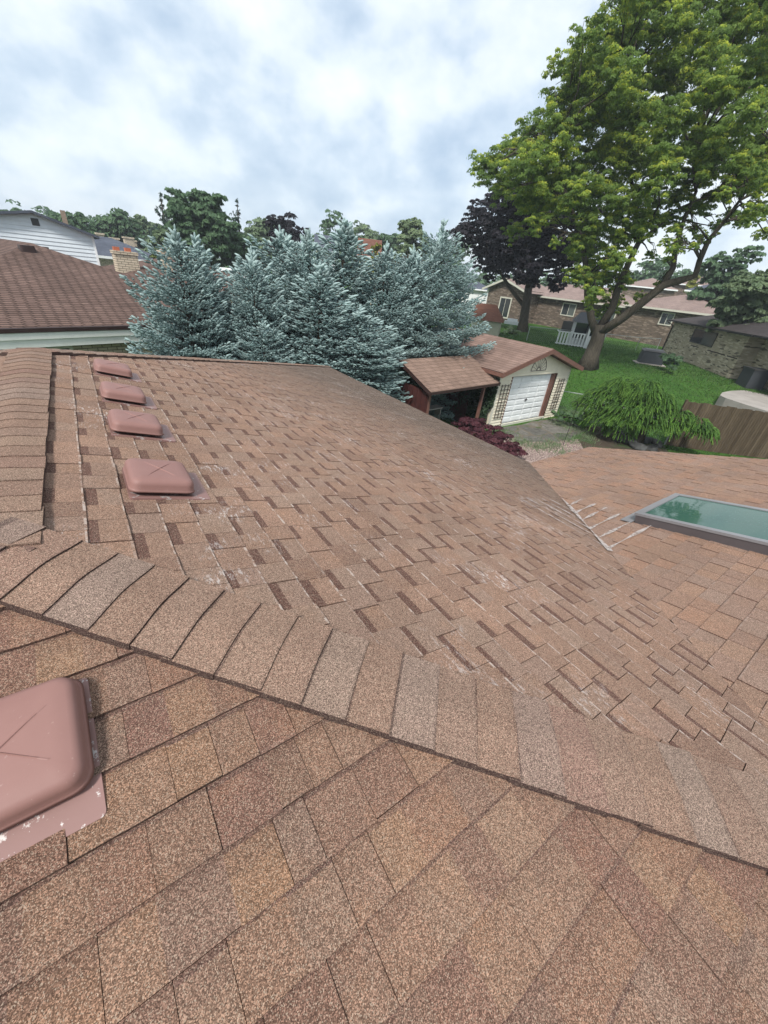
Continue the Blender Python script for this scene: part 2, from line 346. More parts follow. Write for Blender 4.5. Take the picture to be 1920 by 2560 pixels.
def flagmat():
    m = MT('weathered flagstones', .9, .2); w = m.noise(1.4, 3, .6, col=True); mm = m.n('ShaderNodeVectorMath', operation='ADD'); sc_ = m.n('ShaderNodeVectorMath', operation='SCALE'); m.l(w, sc_.inputs[0]); sc_.inputs[3].default_value = .5
    m.l(m.co, mm.inputs[0]); m.l(sc_.outputs[0], mm.inputs[1]); e = m.vor(1.1, 'DISTANCE_TO_EDGE', 'Distance', mm.outputs[0]); cc = m.vor(1.1, vec=mm.outputs[0])
    s_ = m.n('ShaderNodeSeparateColor'); m.l(cc, s_.inputs[0])
    st = m.mix(s_.outputs[0], (.10, .094, .082), (.17, .158, .135)); st = m.mix(1, st, m.ramp(m.noise(5, 5, .7), [(.3, .55), (.7, 1.4)]), 'MULTIPLY')
    jn = m.mix(m.noise(7, 3), (.10, .085, .06), (.17, .14, .11)); jn = m.mix(m.ramp(m.noise(2.3, 3), [(.52, 0), (.6, .8)]), jn, (.055, .085, .028))
    m.col(m.mix(m.ramp(e, [(.03, 1), (.075, 0)]), st, jn)); m.bump(e, .5, .05); return m.m
M['flag'] = flagmat()
def soilmat():
    m = MT('dark soil and mulch', .95, .1); c = m.mix(m.noise(3, 5, .7), (.035, .026, .018), (.095, .075, .055)); c = m.mix(m.ramp(m.noise(1.1, 5, .7), [(.5, 0), (.62, .8)]), c, (.05, .085, .03)); m.col(c); m.bump(m.noise(25, 4), .8, .04); return m.m
M['soil'] = soilmat()
def fencemat():
    m = MT('weathered brown fence boards', .9, .15); x = m.sep()[0]
    k = m.n('ShaderNodeTexNoise', noise_dimensions='1D'); m.l(m.math('FLOOR', m.math('MULTIPLY', x, 1/.098)), k.inputs['W']); k.inputs['Scale'].default_value = 5.3
    c = m.mix(m.ramp(k.outputs['Fac'], [(.3, 0), (.7, 1)]), (.062, .044, .028), (.125, .094, .062))
    c = m.mix(1, c, m.ramp(m.noise(5, 5, .7, sc=(6, 6, .5)), [(.3, .6), (.7, 1.35)]), 'MULTIPLY'); m.col(c); return m.m
M['fence'] = fencemat()
M['caulk'] = None
def caulk():
    m = MT('grey roofing sealant', .7, .3); k = m.noise(45, 4, .7); m.col(m.mix(k, (.32, .27, .24), (.52, .47, .44)))
    al = m.math('MULTIPLY', m.ramp(m.noise(26, 5, .8), [(.34, 0), (.54, 1)]), .9); m.l(al, m.b.inputs['Alpha']); return m.m
M['caulk'] = caulk()
def lid(c, nm):  # corrugated/striped
    m = MT(nm, .6, .3); x, y, z = m.sep(); m.col(c); m.bump(m.math('SINE', m.math('MULTIPLY', z, 62)), .5, .02); return m.m
# ------------------------------------------------------------------ ground
rs = [0, 8, 12, 15, 17.5, 20] + list(np.arange(21, 36, 1.0)) + [38, 42, 50, 60, 80, 110, 160, 260, 450, 900]
NA = 120; V = [(0, 0, gz(0, 0))]; F = []
for r_ in rs[1:]:
    for k in range(NA):
        a = 2*math.pi*k/NA; x, y = r_*math.cos(a), r_*math.sin(a); V.append((x, y, float(gz(x, y))))
for k in range(NA): F.append((0, 1+k, 1+(k+1) % NA))
for i in range(len(rs)-2):
    for k in range(NA):
        a, b = 1+i*NA+k, 1+i*NA+(k+1) % NA; F.append((a, a+NA, b+NA, b))
g = MB(); g.v = V; g.f = F; g.a = [(0, 0, 0)]*len(F); g.m = [0]*len(F)
tag(g.build('lawn_ground', M['grass'], smooth=True), kind='structure')
def sheet(name, pts, mat, lift=.004, sub=6, rng=random.Random(3), jit=.12):
    """irregular ground patch: fan of a jittered outline"""
    P = [np.array(p[:2]) for p in pts]; out = []
    for i in range(len(P)):
        a, b = P[i], P[(i+1) % len(P)]
        for k in range(sub):
            q = a+(b-a)*k/sub; out.append(q+np.array([rng.uniform(-jit, jit), rng.uniform(-jit, jit)]))
    m = MB(); m.poly([(q[0], q[1], float(gz(q[0], q[1]))+lift) for q in out]); return tag(m.build(name, mat), kind='structure')
sheet('gravel_bed', [onz(*p, -4.4) for p in ((1290, 1080), (1345, 1092), (1420, 1098), (1500, 1105), (1530, 1180), (1300, 1260), (1180, 1140))], M['gravel'], .004)
sheet('garden_soil', [onz(*p, -4.4) for p in ((1440, 1098), (1480, 1062), (1560, 1082), (1650, 1110), (1720, 1170), (1500, 1180))], M['soil'], .008)
sheet('flagstone_path', [onz(*p, -4.4) for p in ((1245, 1072), (1345, 1052), (1385, 1046), (1440, 1062), (1462, 1080), (1408, 1104), (1340, 1106), (1290, 1100))], M['flag'], .012, jit=.1)
# ------------------------------------------------------------------ our house
T = .2674; UJ = 1.3064; CV = 2.3834; ED = 1.4373; UF = 4.1098; XE = ED/T; YE = XE-CV
YW = (UJ-CV)/2; XW = CV+YW; GZ0 = -4.4
YS = UJ-XE; YN = UF+XE; XR = 7.95
p1z = lambda x, y: -T*x
p0z = lambda x, y: -T*(UJ-y)
p2z = lambda x, y: -T*(y+CV)
p3z = lambda x, y: T*x
p4z = lambda x, y: -T*(y-UF)
def clip(poly, a, b, c):
    """keep a*x+b*y<=c"""
    out = []
    for i in range(len(poly)):
        p, q = poly[i], poly[(i+1) % len(poly)]; dp = a*p[0]+b*p[1]-c; dq = a*q[0]+b*q[1]-c
        if dp <= 0: out.append(p)
        if dp*dq < 0: k = dp/(dp-dq); out.append((p[0]+(q[0]-p[0])*k, p[1]+(q[1]-p[1])*k))
    return out
def area(p): return abs(sum(p[i][0]*p[(i+1) % len(p)][1]-p[(i+1) % len(p)][0]*p[i][1] for i in range(len(p))))/2
def shingle_plane(mb, poly, O, along, down, zf, e=.116, tabs=(.085, .165), band=.40, bandw=.30, thick=.004, lift=.005, raised=.5, wear=1.0, seed=1, under=(.004, .45), j=.0012, sdark=.6, soft=0, jp=1.0):
    """courses of laminated tabs laid on a sloping polygon; poly in plan; zf gives the plane height"""
    rng = random.Random(seed); cs = 1/math.sqrt(1+T*T); O = np.array(O, float); al = np.array(along, float); dn = np.array(down, float)
    nrm = np.array([dn[0]*T, dn[1]*T, 1.0])*cs
    L = [(float(np.dot(np.array(p)-O, al)), float(np.dot(np.array(p)-O, dn))/cs) for p in poly]   # (s, q) on the slope
    if sum(L[i][0]*L[(i+1) % len(L)][1]-L[(i+1) % len(L)][0]*L[i][1] for i in range(len(L))) < 0: L = L[::-1]
    edges = []
    for i in range(len(L)):
        p, q = L[i], L[(i+1) % len(L)]; a, b = q[1]-p[1], -(q[0]-p[0]); edges.append((a, b, a*p[0]+b*p[1]))
    def cl(pg):
        for a, b, c in edges:
            pg = clip(pg, a, b, c)
            if len(pg) < 3: return []
        return pg if area(pg) > 1e-5 else []
    def W3(s, q, h):
        xy = O+al*s+dn*q*cs; z = zf(xy[0], xy[1]); return (xy[0]+nrm[0]*h, xy[1]+nrm[1]*h, z+nrm[2]*h)
    q0 = min(p[1] for p in L); q1 = max(p[1] for p in L); s0 = min(p[0] for p in L); s1 = max(p[0] for p in L)
    mb.poly([W3(s, q, -.004) for s, q in L], (.2, .6, 0))
    k = 0; q = q0; r_ = True
    while q < q1:
        ek = e*rng.uniform(.97, 1.03); s = s0-rng.uniform(0, .3); lastb = False; jl = True
        # visible span of this course
        while s < s1:
            w = rng.uniform(*tabs); jr = rng.random() < jp; r_ = (rng.random() < raised) if jl else r_; add = .0035 if r_ else 0
            hb = lambda qq: lift*max(0, min(1, (qq-q)/ek))+add+thick*.2
            tone = rng.random(); hasb = (rng.random() < band*2.1) and not lastb; lastb = hasb; bw = bandw*ek*rng.uniform(.85, 1.15) if hasb else 0
            a0, a1 = s+(j if jl else 0), s+w-(j if jr else 0); jit = rng.uniform(-.004, .004)
            wr = wear*(1 if rng.random() < .7 else .35)
            segs = []
            if hasb: segs.append((q, q+bw, (tone, 1.0, 0)))
            elif under: bw = under[0]*rng.uniform(.5, 1.5); segs.append((q, q+bw, (tone, under[1]*rng.uniform(.6, 1.2), 0)))  # contact shadow below the upper butt, painted as a thin darker strip
            if soft and rng.random() < soft: sw = rng.uniform(.02, .045); segs.append((q+bw, q+bw+sw, (tone, .25, 0))); bw += sw
            segs.append((q+bw, q+ek-.007, (tone, 0, 0))); segs.append((q+ek-.007, q+ek+jit*.6, (tone, 0, wr)))
            any_ = False
            for u0, u1, at_ in segs:
                pg = cl([(a0, u0), (a1, u0), (a1, u1), (a0, u1)])
                if pg: mb.poly([W3(x_, y_, hb(y_)) for x_, y_ in pg], at_); any_ = True
            if any_:
                qb = q+ek+jit*.6
                for A_, B_ in (((a0, qb), (a1, qb)),):
                    pg = cl([(a0, qb-.002), (a1, qb-.002), (a1, qb), (a0, qb)])
                    if pg:
                        xs = [p_[0] for p_ in pg]; x0_, x1_ = min(xs), max(xs)
                        mb.poly([W3(x0_, qb, hb(qb)), W3(x1_, qb, hb(qb)), W3(x1_, qb, -.004), W3(x0_, qb, -.004)], (tone, 1.0, wr*.6))
                for xx in ([a0] if jl else [])+([a1] if jr else []):
                    pg = cl([(xx-.0008, q+bw*0), (xx+.0008, q), (xx+.0008, qb), (xx-.0008, qb)])
                    if pg:
                        ys_ = [p_[1] for p_ in pg]; y0_, y1_ = min(ys_), max(ys_)
                        mb.poly([W3(xx, y0_, hb(y0_)), W3(xx, y1_, hb(y1_)), W3(xx, y1_, -.004), W3(xx, y0_, -.004)], (tone, sdark, wr*.2))
            s += w; jl = jr
        q += ek; k += 1
house = thing('house', 'near house with brown shingled roof filling the foreground, five maroon vents and a skylight', 'house', (0, 0, 0))
# walls
mb = MB(); I = .45; zt = -ED-.16
def wallbox(x0, x1, y0, y1): mb.box(x0, x1, y0, y1, GZ0-.3, zt)
wallbox(-XE+I, XE-I, YS+I, YN-I); wallbox(XE-I+.003, 7.0, YS+I+.003, YE-I)
mb.build('wall', M['brick_own'], house)
m_ = MB(); shingle_plane(m_, [(0, UJ), (0, UF), (XE, YN), (XE, YE), (XW, YW)], (0, 0), (0, 1), (1, 0), p1z, seed=11, band=.40)
slope1 = m_.build('roof_slope', M['sh_main'], house, attr=True); slope1['label'] = 'wide weathered slope with dark banded tabs and pale scuffed edges'
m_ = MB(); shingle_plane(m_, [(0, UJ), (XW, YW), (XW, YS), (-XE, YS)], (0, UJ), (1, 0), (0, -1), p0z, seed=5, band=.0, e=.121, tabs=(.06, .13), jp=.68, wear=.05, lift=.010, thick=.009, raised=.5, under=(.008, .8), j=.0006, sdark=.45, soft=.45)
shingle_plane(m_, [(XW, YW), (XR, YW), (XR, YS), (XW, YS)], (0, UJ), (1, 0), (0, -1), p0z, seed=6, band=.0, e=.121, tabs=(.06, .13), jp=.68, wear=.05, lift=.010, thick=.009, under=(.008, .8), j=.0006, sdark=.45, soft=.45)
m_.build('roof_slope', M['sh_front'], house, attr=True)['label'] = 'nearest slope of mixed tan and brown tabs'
m_ = MB(); shingle_plane(m_, [(XW, YW), (XE, YE), (7.05, YE), (XR, YW)], (0, -CV), (1, 0), (0, 1), p2z, seed=7, band=.0, sdark=1.0, j=.0020, tabs=(.10, .19), wear=.2, lift=.006, raised=.6)
m_.build('roof_slope', M['sh_wing'], house, attr=True)['label'] = 'orange brown wing slope holding the skylight'
m_ = MB(); shingle_plane(m_, [(0, UJ), (-XE, YS), (-XE, YN), (0, UF)], (0, 0), (0, 1), (-1, 0), p3z, seed=8, band=.3, wear=.6)
m_.build('roof_slope', M['sh_main'], house, attr=True)
m_ = MB(); shingle_plane(m_, [(0, UF), (-XE, YN), (XE, YN)], (0, UF), (1, 0), (0, 1), p4z, seed=9, band=.3, wear=.4, tabs=(.2, .4))
m_.build('roof_slope', M['sh_main'], house, attr=True)
# fascia, soffit and gutters round the eaves
m_ = MB()
for A, B in (((XE, YE), (XE, YN)), ((-XE, YN), (XE, YN)), ((-XE, YS), (-XE, YN)), ((-XE, YS), (XR, YS)), ((XE, YE), (7.05, YE))):
    m_.bar((*A, -ED-.10), (*B, -ED-.10), .03, .16)
m_.box(-XE+.02, XE-.02, YS+.02, YN-.02, -ED-.175, -ED-.165); m_.box(XE-.02, 7.0, YS+.02, YE-.02, -ED-.18, -ED-.17)
m_.poly([(7.05, YE, -ED-.01), (XR, YW, p2z(0, YW)-.01), (XR, YW, -ED-.18), (7.05, YE, -ED-.18)])
m_.bar((7.06, YE, -ED-.03), (XR+.01, YW, p2z(0, YW)-.03), .025, .05)
m_.poly([(XR, YW, p2z(0, YW)-.01), (XR, YS, -ED-.01), (XR, YS, -ED-.18), (XR, YW, -ED-.18)])
m_.build('fascia', M['browntrim'], house)
# caps
def caps(mb, A, B, side, m, e=.115, w=.127, seed=3, r=.05, over=.03, lf=1.0, dkb=.9, td=.55, skirt=.02):
    """bent cap shingles from A to B, the exposed edge of each one towards B; side = horizontal unit across, m = fall per metre across"""
    rng = random.Random(seed); A = Vector(A); B = Vector(B); d = (B-A); L = d.length; d.normalize(); sd_ = Vector((*side, 0)); n = int(L/e)+1
    up = d.cross(sd_); up = up if up.z > 0 else -up
    ss = [-1, -.86, -.68, -.5, -.34, -.2, -.08, 0, .08, .2, .34, .5, .68, .86, 1]
    for i in range(n):
        t0 = i*e-over; t1 = min(L+.02, (i+1)*e+rng.uniform(-.004, .004)); tone = rng.random(); ww = w*rng.uniform(.985, 1.015); sh = rng.uniform(-.002, .002)
        if t0 < 0: t0 = 0
        tw = rng.uniform(-.004, .004)
        def pt(s, t, h):
            x = s*ww+sh; return A+d*(t+tw*s)+sd_*x+Vector((0, 0, -m*1.12*(math.sqrt(x*x+r*r)-r*1.02)))+up*(h+.007*abs(s)**3)
        hl = rng.uniform(.006, .009)*lf
        for j in range(len(ss)-1):
            a, b = ss[j], ss[j+1]
            ov_ = over/(e+over)
            for q0, q1, at_ in ((0, ov_+.025, (tone, td, 0)), (ov_+.025, .6, (tone, 0, 0)), (.6, .96, (tone, 0, 0)), (.96, 1, (tone, .2, 0))):  # first strip: shadow line beneath the neighbouring cap's edge, put into the colour
                P0_, P1_ = t0+(t1-t0)*q0, t0+(t1-t0)*q1
                mb.poly([pt(a, P0_, .004+q0*hl), pt(b, P0_, .004+q0*hl), pt(b, P1_, .004+q1*hl), pt(a, P1_, .004+q1*hl)], at_)
            mb.poly([pt(a, t1, .004+hl), pt(b, t1, .004+hl), pt(b, t1, -.002), pt(a, t1, -.002)], (tone, dkb, 0))
        for s_ in (-1, 1):
            mb.poly([pt(s_, t0, .004), pt(s_, t1, .004+hl), pt(s_, t1, -skirt), pt(s_, t0, -skirt)], (tone, .9, 0))
q2 = math.sqrt(.5)
m_ = MB(); caps(m_, (0, UF, .004), (0, UJ-.02, .010), (1, 0), T, seed=4, lf=.55, dkb=.3, td=.12, skirt=.008); m_.build('ridge_cap', M['sh_cap'], house, attr=True)
m_ = MB(); caps(m_, (XW, YW, -T*XW+.004), (8.0, YW, -T*XW+.004), (0, 1), T, seed=5)
m_.build('ridge_cap', M['sh_cap'], house, attr=True)
for A, B, sd_ in (((-.03, UJ+.03, .020), (XW, YW, -T*XW+.010), (q2, q2)), ((.03, UJ+.03, .006), (-XE, YS, -ED), (q2, -q2)), ((0, UF, .004), (XE, YN, -ED), (q2, -q2)), ((0, UF, .004), (-XE, YN, -ED), (q2, q2))):
    m_ = MB(); caps(m_, A, B, sd_, T*q2, seed=int(abs(B[0])*10)+3); m_.build('hip_cap', M['sh_cap'], house, attr=True)
# roof vents
def slope_frame(x, y, zf, down):
    cs = 1/math.sqrt(1+T*T); d = Vector((down[0]*cs, down[1]*cs, -T*cs)); n = Vector((down[0]*T*cs, down[1]*T*cs, cs)); a = n.cross(d); O = Vector((x, y, zf(x, y)))
    return Matrix(((d.x, a.x, n.x, O.x), (d.y, a.y, n.y, O.y), (d.z, a.z, n.z, O.z), (0, 0, 0, 1)))
def rrect(hx, hy, r, n=6):
    out = []
    for cxx, cyy, a0 in ((hx-r, hy-r, 0), (-hx+r, hy-r, 90), (-hx+r, -hy+r, 180), (hx-r, -hy+r, 270)):
        for k in range(n+1): a = R(a0+90*k/n); out.append((cxx+r*math.cos(a), cyy+r*math.sin(a)))
    return out
def make_vent():
    """local x = down the slope, z = off the roof"""
    hood = MB(); prof = [(.0, .030, .9), (.004, .028, 1), (.0, .034, 1.0), (-.002, .038, 1), (-.003, .056, 1), (-.006, .066, 1), (-.012, .073, 1), (-.020, .077, 1), (-.05, .0795, 1), (-.085, .0805, 1)]
    rings = []
    for off, z, k in prof:
        o2 = min(off, 0); rings.append([(x, y, z) for x, y in rrect(.120+off, .128+off, max(.006, .036+o2*.6))])
    n = len(rings[0]); vs = [p for r_ in rings for p in r_]; fs = []
    for i in range(len(rings)-1):
        for k in range(n): fs.append((i*n+k, i*n+(k+1) % n, (i+1)*n+(k+1) % n, (i+1)*n+k))
    fs.append(tuple((len(rings)-1)*n+k for k in range(n))); hood.mesh(vs, fs)
    emb = MB()
    for sg in (-1, 1):
        N = 10
        for k in range(N):
            a, b = -1+2*k/N, -1+2*(k+1)/N
            P = lambda t, o, h: (t*.055-o*sg*.0, sg*t*.075+o, .0800+h*(1-abs(t)**3))
            hh = .0032
            for o0, o1, h0, h1 in ((-.0035, 0, 0, hh), (0, .0035, hh, 0)):
                emb.poly([P(a, o0, h0), P(b, o0, h0), P(b, o1, h1), P(a, o1, h1)])
    fl = MB(); ol = rrect(.150, .142, .010, 3); ol = [(x+.030, y-.004) for x, y in ol]
    fl.poly([(x, y, .0105) for x, y in ol]); 
    for i in range(len(ol)): a, b = ol[i], ol[(i+1) % len(ol)]; fl.poly([(*a, .0105), (*a, .002), (*b, .002), (*b, .0105)])
    nk = MB(); nk.box(-.085, .085, -.095, .095, .0106, .06)
    return hood, emb, fl, nk
hood, emb, fl, nk = make_vent()
v0 = bpy.data.objects.new('roof_vent', None); link(v0, house)
h_ = hood.build('vent_hood', M['vent'], v0, smooth=True); emb.build('vent_emboss', M['vent'], v0, smooth=True); fl.build('vent_flange', M['flange'], v0); nk.build('vent_neck', M['darkbrown'], v0)
v0.matrix_local = slope_frame(.479, 1.745, p1z, (1, 0)); v0['label'] = 'nearest vent of the row along the ridge'
for y in (2.46, 3.075, 3.79):
    v = copy_tree(v0, house); v.matrix_local = slope_frame(.475, y, p1z, (1, 0)); v['label'] = 'roof vent in the row along the ridge'
v = copy_tree(v0, house); v.matrix_local = slope_frame(.052, .705, p0z, (0, -1)); v['label'] = 'large vent in the near left foreground'
# skylight
SX0, SX1, SY0, SY1 = 3.965, 4.80, -.42, .985
skf = slope_frame((SX0+SX1)/2, (SY0+SY1)/2, p2z, (0, 1)); cs = 1/math.sqrt(1+T*T)
HX = (SY1-SY0)/2/cs; HY = (SX1-SX0)/2
sk = bpy.data.objects.new('skylight', None); link(sk, house); sk.matrix_local = skf
m_ = MB()
for a, b, c, d in ((-HX, HX, -HY, -HY+.035), (-HX, HX, HY-.035, HY), (-HX, -HX+.035, -HY+.036, HY-.036), (HX-.035, HX, -HY+.036, HY-.036)): m_.box(a, b, c, d, .0, .075)
m_.build('skylight_curb', M['greymetal'], sk)
m_ = MB()
for a, b, c, d in ((-HX-.006, HX+.006, -HY-.006, -HY+.045), (-HX-.006, HX+.006, HY-.045, HY+.006), (-HX-.006, -HX+.045, -HY+.046, HY-.046), (HX-.045, HX+.006, -HY+.046, HY-.046)): m_.box(a, b, c, d, .0755, .098)
m_.build('skylight_frame', M['greyrail'], sk)
m_ = MB(); m_.box(-HX+.046, HX-.046, -HY+.046, HY-.046, .080, .090); m_.build('glass', M['skyglass'], sk)
m_ = MB(); 
m_.box(HX+.008, HX+.10, -HY-.04, HY+.04, .012, .019)
m_.build('flashing', M['greyrail'], sk)
# sealant smears in the valley
rng = random.Random(8); m_ = MB()
def smear(P, Q, w, zf, n=14):
    for i in range(n):
        a = i/n; b = (i+1)/n; A_ = [P[0]+(Q[0]-P[0])*a, P[1]+(Q[1]-P[1])*a]; B_ = [P[0]+(Q[0]-P[0])*b, P[1]+(Q[1]-P[1])*b]
        dx, dy = Q[0]-P[0], Q[1]-P[1]; L = math.hypot(dx, dy); nx, ny = -dy/L, dx/L
        w0 = w*(.6+.5*math.sin(a*9+P[0]*20)+.3*rng.random()*0); w1 = w*(.6+.5*math.sin(b*9+P[0]*20))
        w0 = max(w0, .004); w1 = max(w1, .004)
        f = lambda p, s, ww: (p[0]+nx*s*ww, p[1]+ny*s*ww, zf(p[0]+nx*s*ww, p[1]+ny*s*ww)+.0165)
        m_.poly([f(A_, -1, w0), f(B_, -1, w1), f(B_, 1, w1), f(A_, 1, w0)])
for i in range(6):
    y = .87+i*.142; xv = y+CV
    smear((xv-.01, y), (xv+.75-i*.09, y+rng.uniform(-.02, .03)), .016, p2z)
for i in range(5):
    x = 3.27+i*.138; smear((x, x-CV+.0), (x, x-CV+.85-i*.14), .012, p1z)
smear((3.22, 3.22-CV), (4.15, 4.15-CV), .020, lambda x, y: max(p1z(x, y), p2z(x, y)))
m_.build('sealant_smear', M['caulk'], house)
# ------------------------------------------------------------------ generic building bits (local coords: x along the front, y away, z up; origin on the ground)
def hip_roof(parent, L, D, ze, sl, ov, mat, fas, th=.16, x0=0, y0=0, gable=(False, False), name='roof'):
    X0, X1, Y0, Y1 = x0-ov, x0+L+ov, y0-ov, y0+D+ov; h = (Y1-Y0)/2*sl; hy = (Y0+Y1)/2; k = (Y1-Y0)/2
    a = X0 if gable[0] else X0+k; b = X1 if gable[1] else X1-k
    m = MB(); c = [(X0, Y0, ze), (X1, Y0, ze), (X1, Y1, ze), (X0, Y1, ze)]
    if b < a:
        k = (X1-X0)/2; h = k*sl; xm = (X0+X1)/2; r0, r1 = (xm, Y0+k, ze+h), (xm, Y1-k, ze+h)
        m.poly([c[0], c[1], r0]); m.poly([c[1], c[2], r1, r0]); m.poly([c[2], c[3], r1]); m.poly([c[3], c[0], r0, r1])
    else:
        r0, r1 = (a, hy, ze+h), (b, hy, ze+h)
        m.poly([c[0], c[1], r1, r0]); m.poly([c[2], c[3], r0, r1]); m.poly([c[1], c[2], r1]); m.poly([c[3], c[0], r0])
    ro = m.build(name, mat, parent)
    f = MB()
    f.poly([(X0, Y0, ze), (X0, Y0, ze-th), (X1, Y0, ze-th), (X1, Y0, ze)]); f.poly([(X1, Y0, ze), (X1, Y0, ze-th), (X1, Y1, ze-th), (X1, Y1, ze)])
    f.poly([(X1, Y1, ze), (X1, Y1, ze-th), (X0, Y1, ze-th), (X0, Y1, ze)]); f.poly([(X0, Y1, ze), (X0, Y1, ze-th), (X0, Y0, ze-th), (X0, Y0, ze)])
    f.poly([(X0, Y0, ze-th), (X0, Y1, ze-th), (X1, Y1, ze-th), (X1, Y0, ze-th)])
    f.build('fascia', fas, parent); return ro
def window(parent, x0, x1, z0, z1, y=0, fmat=None, split=True, ft=.07, right='curtain', name='window'):
    f = MB(); fy0, fy1 = y-.05, y+.03
    f.box(x0, x1, fy0, fy1, z0, z0+ft); f.box(x0, x1, fy0, fy1, z1-ft, z1); f.box(x0, x0+ft, fy0, fy1, z0+ft, z1-ft); f.box(x1-ft, x1, fy0, fy1, z0+ft, z1-ft)
    xm = (x0+x1)/2
    if split: f.box(xm-.025, xm+.025, fy0+.01, fy1, z0+ft, z1-ft)
    w = f.build(name, fmat or M['darkframe'], parent)
    g_ = MB(); g_.box(x0+ft, (xm-.025) if split else x1-ft, y-.02, y-.005, z0+ft, z1-ft); g_.build('pane', M['win'], w)
    if split: g_ = MB(); g_.box(xm+.025, x1-ft, y-.02, y-.005, z0+ft, z1-ft); g_.build('pane', M[right], w)
    return w
def frame2(A, B):
    """rotation and length of a front wall from A (left as seen from the front) to B"""
    return math.atan2(B[1]-A[1], B[0]-A[0]), math.hypot(B[0]-A[0], B[1]-A[1])
# ------------------------------------------------------------------ left neighbour
a = onz(0, 821, -1.6); b = onz(367, 812, -1.6); ux = (b-a)/np.linalg.norm(b-a); ny_ = np.array([-ux[1], ux[0], 0])
O1 = a-ux*2.6+ny_*.55; ang = math.atan2(ux[1], ux[0]); L1 = 11.68; sl1 = .33
g1 = float(-4.4); nb = thing('house', 'left neighbour with brown hip roof, wide white soffit board and cream brick wall', 'house', (O1[0], O1[1], g1), ang)
zt1 = -1.6-g1
m_ = MB(); m_.box(0, L1-.0, -.32, 20.0, -.3, zt1-.3); m_.build('wall', M['brick_cream'], nb)
hip_roof(nb, L1, 20.0, zt1, .325, .48, M['rf_brown'], M['darkbrown'], th=.06)
m_ = MB(); m_.bar((-.6, -.60, zt1-.06), (L1+.6, -.60, zt1-.06), .12, .12); m_.build('gutter', M['darkbrown'], nb)
m_ = MB(); m_.box(-.5, L1+.5, -.635, -.57, zt1-.31, zt1-.125); m_.box(-.5, L1+.5, -.60, -.55, zt1-.54, zt1-.31); m_.box(-.5, L1+.5, -.55, -.325, zt1-.34, zt1-.30); m_.build('soffit_board', M['soffit'], nb)
window(nb, 2.75, 4.25, zt1-2.0, zt1-.55, y=-.34, fmat=M['trimcream'], ft=.10)
for x, d_ in ((5.45, 5.1), (6.7, 7.6), (6.5, 9.2)):
    mm = MB(); zz = zt1+(d_+.55-.2)*.325; rr = rrect(.25, .20, .08, 3)
    zz = zt1+min(d_+.55, 12.23-.0-x)*.325 if d_ < 6 else zt1+(6.39-abs(x-5.84))*.325
    for i in range(len(rr)):
        p, q = rr[i], rr[(i+1) % len(rr)]
        mm.poly([(x+p[0], d_+p[1], zz-.10), (x+q[0], d_+q[1], zz-.10), (x+q[0]*.9, d_+q[1]*.9, zz+.14), (x+p[0]*.9, d_+p[1]*.9, zz+.14)])
    mm.poly([(x+p[0]*.9, d_+p[1]*.9, zz+.14) for p in rr]); mm.build('roof_vent', M['darkbrown'], nb)
# lower rear wing behind, chimneys on it
c0 = at(120, 612, 27); A2 = np.array([c0[0], c0[1]])
rear = thing('house', 'lower brown roof behind the left neighbour, carrying two cream brick chimneys', 'house', (2.2, 25.6, -4.4), R(16))
m_ = MB(); m_.box(0, 9.0, 0, 8, -.3, 3.4); m_.build('wall', M['brick_cream'], rear)
hip_roof(rear, 9.0, 8, 3.45, .30, .5, M['rf_brown'], M['darkbrown'], th=.15)
def chimney(parent_thing, px0, px1, ptop, pbot, D, nm_parent, pots):
    P = at((px0+px1)/2, pbot, D); Q = at((px0+px1)/2, ptop, D); Lw = np.linalg.norm(at(px0, ptop, D)-at(px1, ptop, D))
    Mi = nm_parent.matrix_basis.inverted(); lp = Mi @ Vector(P); ht = Q[2]-P[2]
    m = MB(); hw = Lw/2*.92; m.box(lp.x-hw, lp.x+hw, lp.y-.3, lp.y+.3, lp.z-.8, lp.z+ht-.14); m.box(lp.x-hw-.04, lp.x+hw+.04, lp.y-.34, lp.y+.34, lp.z+ht-.14, lp.z+ht)
    c = m.build('chimney', M['brick_cream'], nm_parent)
    for k in pots: mm = MB(); mm.box(lp.x+k*hw-.13, lp.x+k*hw+.13, lp.y-.12, lp.y+.12, lp.z+ht, lp.z+ht+.16); mm.build('chimney_pot', M['terracotta'], c)
    return c
rear.rotation_euler = (0, 0, R(8)); rear.location = (2.0, 25.2, -4.4)
bpy.context.view_layer.update()
chimney(None, 288, 350, 629, 672, 27.5, rear, (-.65, .35)); chimney(None, 405, 430, 628, 680, 28, rear, (0,))
# white gabled house
D2 = 32; pk = at(80, 528, D2); er = at(234, 598, D2); n2 = thing('house', 'tall house with white lap sided gable behind the left neighbour roof', 'house', (float(pk[0]), float(pk[1]), -2.9), R(-2))
zp = pk[2]+2.9; hw2 = er[0]-pk[0]; ze2 = at(205, 578, D2)[2]+2.9-.1
m_ = MB(); rows = 34
yy = 0; z = 0; rh = .19
while z < zp:
    def hwid(zz): 
        return (-4.2, hw2) if zz < ze2 else (-4.2*(zp-zz)/(zp-ze2), hw2*(zp-zz)/(zp-ze2))
    l0, r0 = hwid(z); l1, r1 = hwid(min(z+rh, zp)); m_.poly([(l0, -.03, z), (r0, -.03, z), (r1, 0, min(z+rh, zp)), (l1, 0, min(z+rh, zp))]); m_.poly([(l0, 0, z), (r0, 0, z), (r0, -.03, z), (l0, -.03, z)]); z += rh
m_.box(-4.2, hw2, .01, 10, 0, ze2-.0); m_.build('wall', M['whitevinyl'], n2)
m_ = MB()
